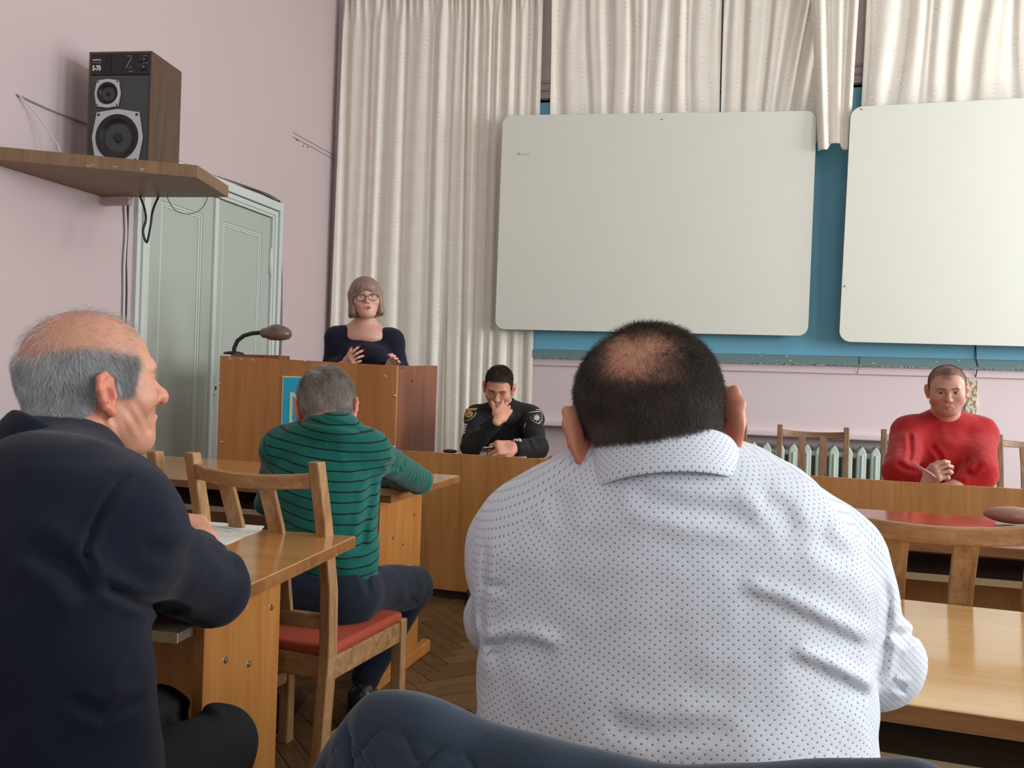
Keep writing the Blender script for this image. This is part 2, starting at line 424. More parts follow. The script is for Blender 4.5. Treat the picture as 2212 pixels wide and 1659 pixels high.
def hand(F, wrist, d, n, side, curl=(.5, .6, .6, .7), spread=.12, thumb=(.6, .5), size=1.0, seg=None):
    """d: wrist->knuckles, n: back of the hand, side: +1 when the thumb lies along cross(d, n)."""
    d = unit(d); n = unit(np.asarray(n, float) - d * (np.asarray(n, float) @ d)); t = np.cross(d, n) * side
    F.frame(wrist, np.stack([t, d, n], 1), size)
    F.rc((0, -.03, 0), (0, .012, 0), .026, .027, .02, flat=((0, 0, 1), .72))
    F.rbox((.0, .048, 0), (.041, .046, .0135), .013, .018)
    F.ell((.030, .030, -.010), (.017, .030, .014), .012)
    tips = []
    L = [(.045, .027, .021), (.049, .031, .022), (.046, .028, .021), (.036, .021, .019)]
    for i, x in enumerate((.030, .0105, -.0095, -.0285)):
        p = V(x, .090 - (0, 0, .003, .010)[i], .0); a0 = -spread * (i - 1.4) * .9; ang = 0.; pts = [V(x * .95, .07, 0), p]
        cr = curl[i] if not isinstance(curl[i], tuple) else 0
        for j in range(3):
            c_ = cr * (.8, 1.05, .7)[j] if not isinstance(curl[i], tuple) else curl[i][j]
            ang += c_
            dirv = V(-math.sin(a0) * math.cos(ang) * -1, math.cos(a0) * math.cos(ang), -math.sin(ang)); p = p + dirv * L[i][j]; pts.append(p)
        F.chain(pts, [.0095, .0098, .0088, .0082, .0068], .0035, k0=.012); tips.append(F.w(pts[-1]))
    th = thumb; q = V(.034, .022, -.008); pts = [V(.018, .006, -.004), q]; az = th[0]; dv = V(math.sin(az), math.cos(az), -.35); dv = unit(dv); p = q + dv * .040; pts.append(p)
    dv = unit(dv + V(-th[1] * .9, .35 * th[1], -.25 * th[1])); p = p + dv * .030; pts.append(p); dv = unit(dv + V(-th[1] * .5, 0, -.2 * th[1])); p = p + dv * .022; pts.append(p)
    F.chain(pts, [.013, .0135, .0112, .0102, .0080], .005, k0=.014); tips.append(F.w(pts[-1]))
    F.frame(); return tips
SKIN = {}
def skin_mat(name, rough=.48, bump=.12):
    t = NT(name); a = t.new('ShaderNodeAttribute', attribute_name='col'); n = t.noise(t.coord(), 260, 3); m = t.noise(t.coord(), 26, 4)
    c = t.mix(.35, a.outputs['Color'], t.mix(m, (.42, .36, .34), (.58, .58, .58)), 'OVERLAY')
    t.set(c, rough, spec=.4); t.bump(n, bump, .0015)
    t.b.inputs['Subsurface Weight'].default_value = .12; t.b.inputs['Subsurface Radius'].default_value = (.012, .004, .002); t.b.inputs['Subsurface Scale'].default_value = .6
    return t.m
def skin_color(Vt, Hf, base, hair=None, hairmask=None, brow=(.08, .05, .035), ruddy=.5, beard=0., lips=(.45, .16, .14), browk=1.0, hands=True):
    L = loc(Hf, Vt); x, y, z = L.T; C = np.tile(np.array(base), (len(Vt), 1)); ax = np.abs(x)
    inhead = (np.linalg.norm(L - V(0, 0, 0), axis=1) < .17)
    red = np.array(base) * V(1.04, .76, .74)
    def mixc(c, m): m = np.clip(m, 0, 1)[:, None]; return C * (1 - m) + np.array(c) * m
    er = sst(ax, .066, .082) * sst(-z, -.035, -.01) * sst(y, -.05, -.02) * sst(-y, -.03, 0) * inhead
    C = mixc(red, er * .8 * ruddy * 1.3)
    C = mixc(red, np.exp(-((ax) ** 2 / .014 ** 2 + (z + .034) ** 2 / .014 ** 2)) * (y > .085) * ruddy * .7)
    C = mixc(red, np.exp(-((ax - .042) ** 2 / .02 ** 2 + (z + .035) ** 2 / .02 ** 2)) * (y > .03) * ruddy * .4)
    if beard: C = mixc(np.array(base) * V(.55, .55, .6), beard * sst(-z, .045, .065) * sst(y, .0, .03) * inhead * (1 - np.exp(-((ax / .024) ** 2 + ((z + .07) / .01) ** 2))))
    C = mixc(lips, np.exp(-((ax / .022) ** 4 + ((z + .0715) / .0085) ** 4)) * (y > .073) * .55 * inhead)
    bm = np.exp(-(((z - (.0190 + .005 * np.clip((ax - .012) / .03, 0, 1) - .010 * np.clip((ax - .034) / .016, 0, 1))) / .0036) ** 2)) * sst(ax, .009, .016) * sst(-ax, -.052, -.044) * (y > .055)
    C = mixc(brow, np.clip(bm * browk * .85, 0, .9) * inhead)
    ln = np.exp(-(((z - .0045) / .0022) ** 2 + ((ax - .032) / .014) ** 4)) * (y > .07); C = mixc(np.array(brow) * .8, ln * .7 * inhead)
    if hair is not None: C = mixc(hair, hairmask)
    return C
def hair_mat(name, rough=.45):
    t = NT(name); a = t.new('ShaderNodeAttribute', attribute_name='hcol'); t.set(a.outputs['Color'], rough, spec=.35); return t.m
def hair_curves(name, roots, nrm, comb, length, lift, cols, par, base, m, rad=.00006, seg=4, curl=.15, jit=.25, rt=1.0):
    n = len(roots); comb = comb - nrm * (comb * nrm).sum(1)[:, None]; comb = comb / (np.linalg.norm(comb, axis=1)[:, None] + 1e-9)
    lift = np.broadcast_to(lift, (n,))[:, None]; length = np.broadcast_to(length, (n,)) * RNG.uniform(.7, 1.2, n)
    j = RNG.normal(0, jit, (n, 3)); P = np.zeros((n, seg + 1, 3)); P[:, 0] = roots - nrm * .001
    for i in range(seg):
        t = i / max(1, seg - 1)
        d = nrm * lift * (1 - .75 * t) + comb * (.35 + .9 * t) * (1 - lift * .3) + j * (.6 + curl * t)
        d /= np.linalg.norm(d, axis=1)[:, None]; P[:, i + 1] = P[:, i] + d * (length / seg)[:, None]
    c = bpy.data.hair_curves.new(name); c.add_curves([seg + 1] * n)
    c.attributes['position'].data.foreach_set('vector', (P - np.array(base)).astype(np.float32).ravel())
    r = c.attributes.get('radius') or c.attributes.new('radius', 'FLOAT', 'POINT')
    rr = np.tile(rad * np.array([1, 1, .9, .7, .35])[:seg + 1] * rt, n); r.data.foreach_set('value', rr.astype(np.float32))
    a = c.attributes.new('hcol', 'FLOAT_COLOR', 'CURVE'); a.data.foreach_set('color', np.concatenate([cols, np.ones((n, 1))], 1).astype(np.float32).ravel())
    o = bpy.data.objects.new(name, c); COL.objects.link(o); o.parent = par; c.materials.append(m); return o
def sample(me_v, me_q, prob, n):
    """random points on quads, weighted by area * per-vertex prob; returns points, quad index, bary"""
    a, b, c, d = [me_v[me_q[:, i]] for i in range(4)]
    ar = np.linalg.norm(np.cross(c - a, d - b), axis=1) * .5; pq = prob[me_q].mean(1) * ar
    q = RNG.choice(len(me_q), n, p=pq / pq.sum()); u = RNG.random((n, 1)); v = RNG.random((n, 1))
    pt = (a[q] * (1 - u) + b[q] * u) * (1 - v) + (d[q] * (1 - u) + c[q] * u) * v
    N = np.cross(c - a, d - b)[q]; N /= np.linalg.norm(N, axis=1)[:, None] + 1e-12
    return pt, N, pq.sum()
# ------------------------------------------------------------------ materials in use
PINK = srgb(199, 181, 180)
def wall_mat(name, base, patch=.05):
    t = NT(name); a = t.noise(t.coord(), .8, 4); b = t.noise(t.coord(), 60, 4)
    c = t.mix(a, tuple(x * (1 - patch) for x in base), tuple(x * (1 + patch) for x in base))
    sp = t.ramp(t.noise(t.coord(), 9, 6, .75), [(.70, (0, 0, 0)), (.74, (1, 1, 1))])
    c = t.mix(t.math('MULTIPLY', sp, .25), c, tuple(x * .8 for x in base)); t.set(c, .62, spec=.3); t.bump(b, .12, .002); return t.m
M_WALL = wall_mat('pink_wall_paint', PINK)
M_WALL2 = wall_mat('pale_pink_wall_paint', srgb(224, 207, 207))
M_CEIL = plain('white_ceiling', (.8, .8, .78), .8)
M_BLUE = wall_mat('blue_board_paint', srgb(120, 186, 210), .07)
M_TEAL = wall_mat('grey_green_ledge_paint', srgb(112, 140, 140), .1)
M_CHIP = plain('chipped_white_paint', srgb(225, 222, 215), .8)
M_DOOR = wall_mat('grey_green_door_paint', srgb(176, 183, 172), .03)
M_DOOR2 = wall_mat('pale_door_moulding_paint', srgb(202, 209, 201), .03)
M_DARKGAP = plain('dark_joint', (.02, .018, .015), .9)
M_BOARD = plain('cream_board', srgb(226, 227, 214), .42, spec=.4, var=.02, sc=4)
M_EDGE = plain('brown_board_edge', srgb(120, 100, 75), .6)
W_OAK = wood('worn_chair_wood', srgb(196, 156, 108), srgb(132, 90, 52), .42, 'z', 1.6, figure=.3, wear=.12)
W_OAKX = wood('worn_chair_rail_wood', srgb(196, 156, 108), srgb(134, 92, 54), .42, 'x', 1.6, figure=.3, wear=.12)
W_OAKD = wood('brown_chair_wood', srgb(172, 134, 100), srgb(122, 88, 62), .45, 'z', 1.6, figure=.3)
W_OAKDX = wood('brown_chair_rail_wood', srgb(172, 134, 100), srgb(122, 88, 62), .45, 'x', 1.6, figure=.3)
W_DESK = wood('varnished_desk_top', srgb(206, 150, 84), srgb(178, 118, 60), .16, 'x', .7, figure=.15, coat=.3)
W_DESKE = wood('desk_edge_wood', srgb(158, 108, 60), srgb(110, 68, 34), .4, 'x', .9, figure=.2)
W_DESKL = wood('light_desk_top', srgb(226, 184, 128), srgb(206, 158, 98), .15, 'x', .7, figure=.1, coat=.3)
W_DESKR = wood('reddish_desk_top', srgb(190, 104, 62), srgb(160, 82, 46), .12, 'x', .7, figure=.1, coat=.4)
W_PANEL = wood('orange_varnished_panel', srgb(196, 136, 72), srgb(166, 104, 48), .34, 'z', .5, figure=.35)
W_PANELY = wood('honey_presidium_panel', srgb(208, 154, 92), srgb(170, 114, 58), .36, 'z', .6, figure=.5)
W_RED = wood('red_brown_side_panel', srgb(158, 96, 62), srgb(124, 68, 42), .38, 'z', .5, figure=.4)
W_SHELF = wood('brown_shelf_laminate', srgb(142, 112, 80), srgb(118, 90, 62), .5, 'z', .8, figure=.2)
W_WALNUT = wood('walnut_veneer', srgb(104, 78, 58), srgb(72, 52, 38), .5, 'z', 1.2, figure=.3)
M_SHELFGREY = wood('grey_brown_shelf_board', srgb(120, 105, 88), srgb(84, 72, 58), .5, 'x', 1, figure=.3)
M_CHIPB = plain('raw_chipboard_edge', srgb(190, 172, 132), .8, var=.15, sc=200)
M_SEAT = plain('orange_red_seat_cloth', srgb(166, 68, 42), .85, var=.15, sc=180, bump=.3)
M_SCREW = plain('steel_screw', (.6, .58, .52), .3, 1)
M_BLACK = plain('black_plastic', (.012, .012, .012), .35)
M_BLACKC = plain('black_cable', (.02, .02, .02), .5)
M_WHITEC = plain('white_cable', srgb(205, 195, 195), .5)
M_PAPER = plain('white_paper', srgb(235, 236, 230), .75, var=.02)
M_RAD = wall_mat('pale_green_radiator_paint', srgb(196, 212, 200), .03)
# ------------------------------------------------------------------ room shell
YF, XL = 6.9, -3.43
def struct(name, mb, m, parent=None, **kw):
    o = mb.build(name, m, parent, **kw)
    if parent is None: o['kind'] = 'structure'
    return o
floor = struct('floor', MB().b2((XL - .3, WYB - .2, -.12), (WXR + .2, YF + .3, -.018)), plain('floor_underlay', (.03, .022, .015), .7))
struct('ceiling', MB().b2((XL - .3, WYB - .2, CEIL), (WXR + .2, YF + .3, CEIL + .15)), M_CEIL)
# front wall: upper part, and a lower strip set back to hold the radiators
NX0, NX1 = -2.2, 1.62
fw = struct('wall_front', MB().b2((XL - .3, YF, .83), (WXR + .2, YF + .25, CEIL)).b2((XL - .3, YF, -.02), (NX0, YF + .25, .83)).b2((NX1, YF, -.02), (WXR + .2, YF + .25, .83)), M_WALL2)
struct('wall_niche', MB().b2((NX0, YF + .14, -.02), (NX1, YF + .3, .83)), M_WALL2)
struct('trim_1', MB().b2((NX0 - .02, YF - .045, .79), (NX1, YF + .14, .84)), M_WALL2, bevel=.012)
# left wall with the door opening
DY0, DY1, DZ = atX(285, 600, XL)[1], atX(606, 441, XL)[1], atX(606, 441, XL)[2]
struct('wall_left', MB().b2((XL - .2, WYB, -.02), (XL, DY0, CEIL)).b2((XL - .2, DY1, -.02), (XL, YF, CEIL)).b2((XL - .2, DY0, DZ), (XL, DY1, CEIL)).b2((XL - .22, DY0 - .1, -.02), (XL - .18, DY1 + .1, DZ + .1)), M_WALL)
# rear and right walls with windows (out of view, they let the daylight in)
def wall_with_windows(name, along, fixed, outward, ws, lo, hi):
    m = MB(); z0, z1 = 1.05, 3.65; hw = 1.05 if along == 'y' else .95
    def seg(a, b, za, zb):
        if along == 'y': m.b2((fixed, a, za), (fixed + outward * .25, b, zb))
        else: m.b2((a, fixed, za), (b, fixed + outward * .25, zb))
    seg(lo, hi, -.02, z0); seg(lo, hi, z1, CEIL); e = lo
    for w in sorted(ws): seg(e, w - hw, z0, z1); e = w + hw
    seg(e, hi, z0, z1); return struct(name, m, M_WALL)
wall_with_windows('wall_right', 'y', WXR, 1, WIN_Y, WYB, YF + .1)
wall_with_windows('wall_back', 'x', WYB, -1, (-1.9, 1.6), XL, WXR)
wfm = plain('white_window_paint', (.8, .8, .78), .4); n = 0
for along, fixed, c in [('y', WXR, y) for y in WIN_Y] + [('x', WYB, x) for x in (-1.9, 1.6)]:
    n += 1; hw = 1.05 if along == 'y' else .95; m = MB(); sg = 1 if along == 'y' else -1
    def bb(a0, a1, z0, z1, d=.06):
        if along == 'y': m.b2((fixed + .1, c + a0, z0), (fixed + .1 + d, c + a1, z1))
        else: m.b2((c + a0, fixed - .1 - d, z0), (c + a1, fixed - .1, z1))
    bb(-hw, hw, 1.05, 1.12); bb(-hw, hw, 3.58, 3.65); bb(-hw, -hw + .07, 1.05, 3.65); bb(hw - .07, hw, 1.05, 3.65); bb(-.04, .04, 1.05, 3.65); bb(-hw, hw, 2.9, 2.97)
    struct('window_%d' % n, m, wfm)
# ------------------------------------------------------------------ parquet
t = NT('brown_parquet'); oi = t.new('ShaderNodeObjectInfo'); v = t.coord('Object', (3, 26, 10))
g = t.noise(v, 3, 4); c = t.ramp(g, [(.3, srgb(88, 66, 42)), (.7, srgb(122, 96, 62))]); rr = t.math('MULTIPLY_ADD', oi.outputs['Random'], .5, .7)
hs = t.new('ShaderNodeHueSaturation'); t.L(c, hs.inputs['Color']); t.L(rr, hs.inputs['Value']); t.set(hs.outputs[0], .4, spec=.35); M_PARQ = t.m
PW, PL = .075, .375
def herring(x0, x1, y0, y1):
    out = []; a = math.radians(45); n = int(6 / PW)
    for i in range(-130, 130):
        for j in range(-20, 21):
            for k in (0, 1):
                # classic herringbone lattice, then turned by 45 degrees
                if k == 0: cx, cy, r = i * PW + PL / 2, i * PW + PW / 2, 0
                else: cx, cy, r = i * PW + PW / 2, i * PW + PW + PL / 2, math.pi / 2
                cx += j * PL * 1.0; cy -= j * PL * 1.0
                X = cx * math.cos(a) - cy * math.sin(a); Y = cx * math.sin(a) + cy * math.cos(a)
                if x0 < X < x1 and y0 < Y < y1: out.append((X, Y, r + a))
    return out
def block_mb(mb, X, Y, r, z=0.0): return mb.box((X, Y, z - .009), (PL - .003, PW - .003, .018), rotm(0, 0, r))
spots = herring(XL, 4.4, -1.2, 6.9)
def keyf(s): return abs(s[0] + .75) * 1.0 + abs(s[1] - 2.95)
vis = sorted(spots, key=keyf); near, far = vis[:290], vis[290:]
bme = MB().box((0, 0, -.009), (PL - .003, PW - .003, .018)).mesh('parquet_block')
bme.materials.append(M_PARQ)
for X, Y, r in near:
    o = bpy.data.objects.new('parquet_block', bme); COL.objects.link(o); o.parent = floor; o.location = (X, Y, RNG.uniform(-.0006, .0006)); o.rotation_euler = (0, 0, r)
m = MB()
for X, Y, r in far: block_mb(m, X, Y, r)
o = m.build('parquet_field', M_PARQ, floor); o['kind'] = 'stuff'
# ------------------------------------------------------------------ front wall fittings
bx0 = atY(1150, 755, YF)[0] - .03
blue = MB().b2((bx0, YF - .032, 1.417), (atY(2103, 760, YF)[0] - .003, YF - .003, 3.46)).build('blue_board', M_BLUE, None)
tag(blue, 'long blue painted board behind the two cream boards on the front wall', 'wall board')
MB().b2((atY(2103, 760, YF)[0] + .003, YF - .032, 1.417), (3.6, YF - .003, 3.46)).build('board_section', M_BLUE, blue)
MB().b2((bx0, YF - .032, 3.44), (3.6, YF, 3.475)).build('top_trim', M_EDGE, blue)
led = MB().b2((bx0, YF - .06, 1.347), (3.6, YF - .003, 1.415)).build('chalk_ledge', M_TEAL, None, bevel=.006)
tag(led, 'chipped grey green ledge running below the blue board', 'ledge')
m = MB()
for k in range(420):
    x = bx0 + .01 + k * .0122; m.box((x + RNG.uniform(-.01, .01), YF - .0605, 1.346 + RNG.uniform(-.001, .002)), (RNG.uniform(.004, .018), .002, RNG.uniform(.001, .0045)), rotm(0, RNG.uniform(-.3, .3), 0))
for k in range(26): m.box((RNG.uniform(bx0, 3.4), YF - .0605, RNG.uniform(1.36, 1.41)), (RNG.uniform(.004, .02), .002, RNG.uniform(.002, .006)), rotm(0, RNG.uniform(-.5, .5), 0))
o = m.build('paint_chips', M_CHIP, led); o['kind'] = 'stuff'
struct('trim_2', MB().b2((bx0, YF - .02, 1.285), (3.6, YF, 1.345)), M_WALL2, bevel=.003)
x = atY(1853, 790, YF)[0]; MB().tube([(x, YF - .0615, 1.415), (x + .002, YF - .0615, 1.36), (x - .004, YF - .0215, 1.29)], .0022, 6).build('ledge_joint', M_DARKGAP, led)
x = atY(2103, 790, YF)[0]; MB().tube([(x, YF - .031, 1.56), (x, YF - .0615, 1.415), (x + .012, YF - .0615, 1.37), (x + .012, YF - .021, 1.29)], .0035, 6).build('ledge_crack', M_DARKGAP, led)
for z in (3.555, 3.62): struct('trim_%d' % (3 if z < 3.6 else 4), MB().b2((bx0, YF - .012, z - .012), (3.6, YF, z + .012)), M_WALL, bevel=.003)
# peeling timber strip behind the man in red
t = NT('peeling_timber_paint'); f = t.ramp(t.noise(t.coord('Object', (1, 1, .5)), 42, 5, .7), [(.47, (0, 0, 0)), (.52, (1, 1, 1))])
t.set(t.mix(f, srgb(150, 128, 88), srgb(216, 206, 188)), .6); t.bump(f, .4, .002)
xa, xb = atY(2085, 850, YF)[0], atY(2109, 850, YF)[0]
st = MB().b2((xa, YF - .022, .0), (xb, YF, 1.285)).build('timber_strip', t.m, None, bevel=.002); tag(st, 'upright timber strip with peeling paint below the blue board crack', 'timber strip')
# ------------------------------------------------------------------ cream boards
def rboard(name, P, r, thick, label):
    P = [np.array(p) for p in P]; C = np.mean(P, 0); ou = []
    for i in range(4):
        a, b, c = P[i - 1], P[i], P[(i + 1) % 4]; u1, u2 = unit(a - b), unit(c - b)
        for k in range(7):
            w = k / 6 * math.pi / 2; ou.append(b + u1 * r * (1 - math.sin(w)) + u2 * r * (1 - math.cos(w)))
    o = MB().prism(ou, None, (0, thick, 0)).build(name, M_BOARD, None, bevel=.0015, seg=1)
    rim = MB().prism([C + (p - C) * 1.0015 + V(0, .004, 0) for p in ou], None, (0, thick - .005, 0)).build('edge_band', M_EDGE, o)
    return tag(o, label, 'board')
b1 = rboard('hanging_board', [atY(1086, 249, 6.68), atY(1765, 239, 6.68), atY(1745, 726, 6.72), atY(1069, 711, 6.72)], .075, .02, 'blank cream board with rounded corners left of the blue gap')
b2 = rboard('hanging_board', [atY(1838, 231, 6.60), atY(1838, 231, 6.60) + V(2.3, 0, .02), V(3.05, 6.66, 1.50), atY(1812, 738, 6.66)], .08, .02, 'blank cream board on the right running out of the picture')
m = MB()
for p, y in (((1430, 258), 6.68), ((1120, 331), 6.685)): m.box(atY(*p, y - .002), (.008, .003, .008))
o = m.build('dark_speck', M_EDGE, b1); o['kind'] = 'stuff'; MB().box(atY(1132, 333, 6.683), (.10, .002, .003)).build('scratch', plain('tan_scratch', srgb(190, 170, 150), .6), b1)
m = MB().box(atY(1861, 236, 6.598), (.009, .004, .009)).box(atY(1825, 618, 6.644), (.006, .004, .014), rotm(0, .5, 0)); o = m.build('dark_speck', M_EDGE, b2); o['kind'] = 'stuff'
# ------------------------------------------------------------------ curtains
def curtain_mat():
    t = NT('cream_feather_jacquard'); uv = t.coord('UV'); sp = t.new('ShaderNodeSeparateXYZ'); t.L(uv, sp.inputs[0])
    nz = t.math('MULTIPLY', t.math('SUBTRACT', t.noise(uv, 3.5, 2), .5), .12)
    U = t.math('ADD', sp.outputs[0], nz); Vv = t.math('ADD', sp.outputs[1], t.math('MULTIPLY', nz, .4))
    def plume(ou, ov, cw, chh, mir):
        cu = t.math('ADD', t.math('DIVIDE', U, cw), ou); iu = t.math('FLOOR', cu)
        sh = t.math('FRACT', t.math('MULTIPLY', iu, .5)); cv = t.math('ADD', t.math('ADD', t.math('DIVIDE', Vv, chh), ov), sh)
        x = t.math('MULTIPLY', t.math('SUBTRACT', t.math('FRACT', cu), .5), 2.0); y = t.math('FRACT', cv)
        bend = t.math('MULTIPLY', t.math('SUBTRACT', y, .4), .35 * mir); x = t.math('SUBTRACT', x, bend)
        ax = t.math('ABSOLUTE', x)
        g = t.math('SUBTRACT', t.math('MULTIPLY', t.math('POWER', ax, .62), 1.35), t.math('MULTIPLY', t.math('POWER', ax, 2.4), .75))
        side = t.math('MULTIPLY', t.math('GREATER_THAN', x, 0), .5)
        ph = t.math('ADD', t.math('MULTIPLY', t.math('SUBTRACT', y, g), 9.0), side)
        tri = t.math('ABSOLUTE', t.math('SUBTRACT', t.math('FRACT', ph), .5))
        wdt = t.math('SUBTRACT', .22, t.math('MULTIPLY', ax, .20))
        ln = t.math('LESS_THAN', tri, wdt)
        env = t.math('LESS_THAN', ax, t.math('ADD', t.math('MULTIPLY', t.math('POWER', y, .8), .85), .10))
        shd = t.math('LESS_THAN', t.math('ABSOLUTE', t.math('SUBTRACT', tri, .36)), .07)
        return t.math('MULTIPLY', ln, env), t.math('MULTIPLY', shd, env), y
    l1, s1, y1 = plume(0, 0, .215, .34, 1)
    soft = t.noise(uv, 9, 3)
    base = t.mix(soft, srgb(232, 223, 206), srgb(242, 236, 222))
    c = t.mix(t.math('MULTIPLY', s1, .26), base, srgb(172, 162, 148)); fade = t.math('SUBTRACT', 1.0, t.math('MULTIPLY', y1, .6))
    c = t.mix(t.math('MULTIPLY', l1, t.math('MULTIPLY', fade, .7)), c, srgb(250, 248, 240))  # satin sheen and greyish shadow of the woven plumes are mixed into the colour
    t.set(c, t.math('SUBTRACT', .52, t.math('MULTIPLY', l1, .08)), spec=.5); t.b.inputs['Sheen Weight'].default_value = .15
    h = t.math('ADD', t.math('MULTIPLY', l1, 1.0), t.math('MULTIPLY', s1, -.6)); t.bump(h, .09, .002)
    return t.m
M_CURT = curtain_mat()
def curtain(name, label, tl, tr, bl, br, seed, folds, amp=(.035, .035), nu=220, nv=90, bot=None, top=None, gather=0., fn=None, ridge=.5):
    """corners are world points; u runs left to right, v top to bottom"""
    rg = np.random.default_rng(seed); tl, tr, bl, br = [np.array(p, float) for p in (tl, tr, bl, br)]
    u = np.linspace(0, 1, nu)[None, :]; v = np.linspace(0, 1, nv)[:, None]
    X = (1 - v)[..., None] * ((1 - u)[..., None] * tl + u[..., None] * tr) + v[..., None] * ((1 - u)[..., None] * bl + u[..., None] * br)
    A = amp[0] + (amp[1] - amp[0]) * v; ph = rg.uniform(0, 6.28, 8); w = 0
    warp = u + .018 * np.sin(u * 9 + ph[0] + v * 1.2) + .012 * np.sin(u * 23 + ph[1] - v * 1.9) + .006 * np.sin(v * 5 + ph[2] + u * 7)
    s = np.sin(2 * math.pi * folds * warp + ph[3]); w = np.sign(s) * np.abs(s) ** .75 * (.65 + .35 * np.sin(2 * math.pi * folds * .37 * warp + ph[4]))
    w = w + .35 * np.sin(2 * math.pi * folds * 2.13 * warp + ph[5] + .8 * np.sin(v * 3)) * (.3 + .7 * np.exp(-v * 2.5)) + ridge * .25 * np.sin(2 * math.pi * folds * .5 * warp + ph[6])
    X[..., 1] += A * w; X[..., 0] += A * .35 * np.cos(2 * math.pi * folds * warp + ph[3])
    if gather: X[..., 1] += gather * np.exp(-(v * 26) ** 2) * np.sin(2 * math.pi * folds * 3.1 * u + ph[7])
    if bot is not None: X[..., 2] += bot(u) * v
    if fn is not None: X = fn(X, u, v)
    Vt = X.reshape(-1, 3); i = np.arange(nu * nv).reshape(nv, nu); Q = np.stack([i[:-1, :-1], i[1:, :-1], i[1:, 1:], i[:-1, 1:]], -1).reshape(-1, 4)
    me = npmesh(name, Vt, Q); row = X[nv // 2]; al = np.concatenate([[0], np.cumsum(np.linalg.norm(np.diff(row, axis=0), axis=1))])
    UV = np.stack([np.broadcast_to(al[None, :], (nv, nu)) + seed * .07, X[..., 2]], -1).reshape(-1, 2)
    uvl = me.uv_layers.new(name='UVMap'); uvl.data.foreach_set('uv', UV[Q.ravel()].astype(np.float32).ravel())
    o = link(name, me, M_CURT); sl = o.modifiers.new('thick', 'SOLIDIFY'); sl.thickness = .0025
    return tag(o, label, 'curtain', 'cream feather patterned curtains')
YC = 6.825
ztop = 4.42
def tp(px, y=YC): p = atY(px, 0, y); return V(p[0], y, ztop)
p = lambda px, py, y=YC: atY(px, py, y)
L0, L1 = p(716, 690), p(742, 0)
curtain('curtain', 'long cream feather patterned curtain behind the speaker, left half', V(L1[0], YC, ztop), tp(985), V(L0[0] - .01, YC, .04), V(p(958, 900)[0], YC, .04), 1, 5.5, (.022, .020), 260, 160, gather=.015)
curtain('curtain', 'long cream feather patterned curtain tucked behind the first cream board', tp(980, YC + .01), tp(1172, YC + .02), V(p(955, 900)[0], YC + .01, .04), V(p(1147, 850)[0], YC + .03, .04), 2, 7, (.022, .018), 240, 150, gather=.015)
YS = 6.825
curtain('curtain', 'short cream curtain hanging behind the top of the first board', tp(1192, YS), tp(1560, YS), V(p(1190, 240)[0], YS, 3.05), V(p(1556, 240)[0], YS, 3.05), 3, 8, (.018, .014), 300, 80, gather=.02)
def tail(X, u, v):
    k = sst(u, .68, .74) * np.ones_like(v); X[..., 2] -= k * v * .0
    return X
def split(X, u, v):   # narrow gap that closes downwards on the right
    X[..., 0] -= sst(u, .8, 1.) * sst(v, .0, .5) * -.03; return X
curtain('curtain', 'cream curtain whose end hangs down between the two boards', tp(1562, YS), tp(1858, YS), V(p(1557, 240)[0], YS, 3.02), V(p(1765, 240)[0], YS, 3.02), 4, 6, (.018, .014), 260, 80, gather=.02)
curtain('curtain', 'folded cream curtain end hanging in the gap between the boards', V(p(1742, 0, 6.70)[0], 6.69, ztop), V(p(1856, 0, 6.70)[0], 6.69, ztop), V(p(1770, 318, 6.6)[0], 6.645, p(1770, 318, 6.6)[2]), V(p(1834, 322, 6.6)[0], 6.645, p(1834, 318, 6.6)[2]), 5, 2.6, (.02, .022), 120, 100, bot=lambda u: .05 * sst(np.abs(u - .55), .35, .12) - .01)
curtain('curtain', 'short cream curtain hanging behind the top of the right board', tp(1876, YS - .02), tp(2212, YS - .02) + V(1.2, 0, 0), V(p(1862, 100)[0], YS - .02, 3.0), V(p(2212, 200)[0] + 1.2, YS - .02, 3.0), 6, 11, (.020, .016), 400, 80, gather=.02)
rod = MB().tube([(-3.34, 6.83, ztop + .03), (3.5, 6.83, ztop + .03)], .02, 12).build('curtain_rod', plain('red_brown_rod', srgb(110, 60, 50), .5), None, smooth=True)
tag(rod, 'red brown curtain rod along the top of the front wall', 'curtain rod')
for x in (-3.29, .0, 2.5): MB().b2((x - .015, 6.83, ztop + .01), (x + .015, YF, ztop + .05)).build('rod_bracket', M_EDGE, rod)
# ------------------------------------------------------------------ radiator
ra = atY(1590, 956, 6.93); rb_x = 1.5; rad = empty('radiator', (.12, 6.95, 0), 0, 'pale green cast iron radiator under the front wall sill', 'radiator')
x = ra[0]; m = MB()
prof = [(-.036, 0), (-.024, .018), (0, .024), (.024, .018), (.036, 0)]
k = 0
while x < 1.5:
    m = MB(); zt = ra[2] + .015; c = V(x + .035, 6.94, 0)
    pts = [V(-.033, 0, .12), V(-.033, 0, zt - .05), V(-.022, 0, zt - .022), V(0, 0, zt + .004), V(.022, 0, zt - .022), V(.033, 0, zt - .05), V(.033, 0, .12), V(0, 0, .09)]
    m.prism([c + q + V(0, -.055, 0) for q in pts], None, (0, .11, 0)); m.b2(c + V(-.009, -.066, .16), c + V(.009, -.05, zt - .06))
    m.build('radiator_section', M_RAD, rad, bevel=.008, off=(.12, 6.95, 0)); x += .098
MB().tube([(ra[0] - .03, 6.94, ra[2] - .055), (1.5, 6.94, ra[2] - .055)], .022, 12).build('header_pipe', M_RAD, rad, smooth=True, off=(.12, 6.95, 0))
MB().tube([(ra[0] - .03, 6.94, .16), (1.5, 6.94, .16)], .022, 12).build('header_pipe', M_RAD, rad, smooth=True, off=(.12, 6.95, 0))
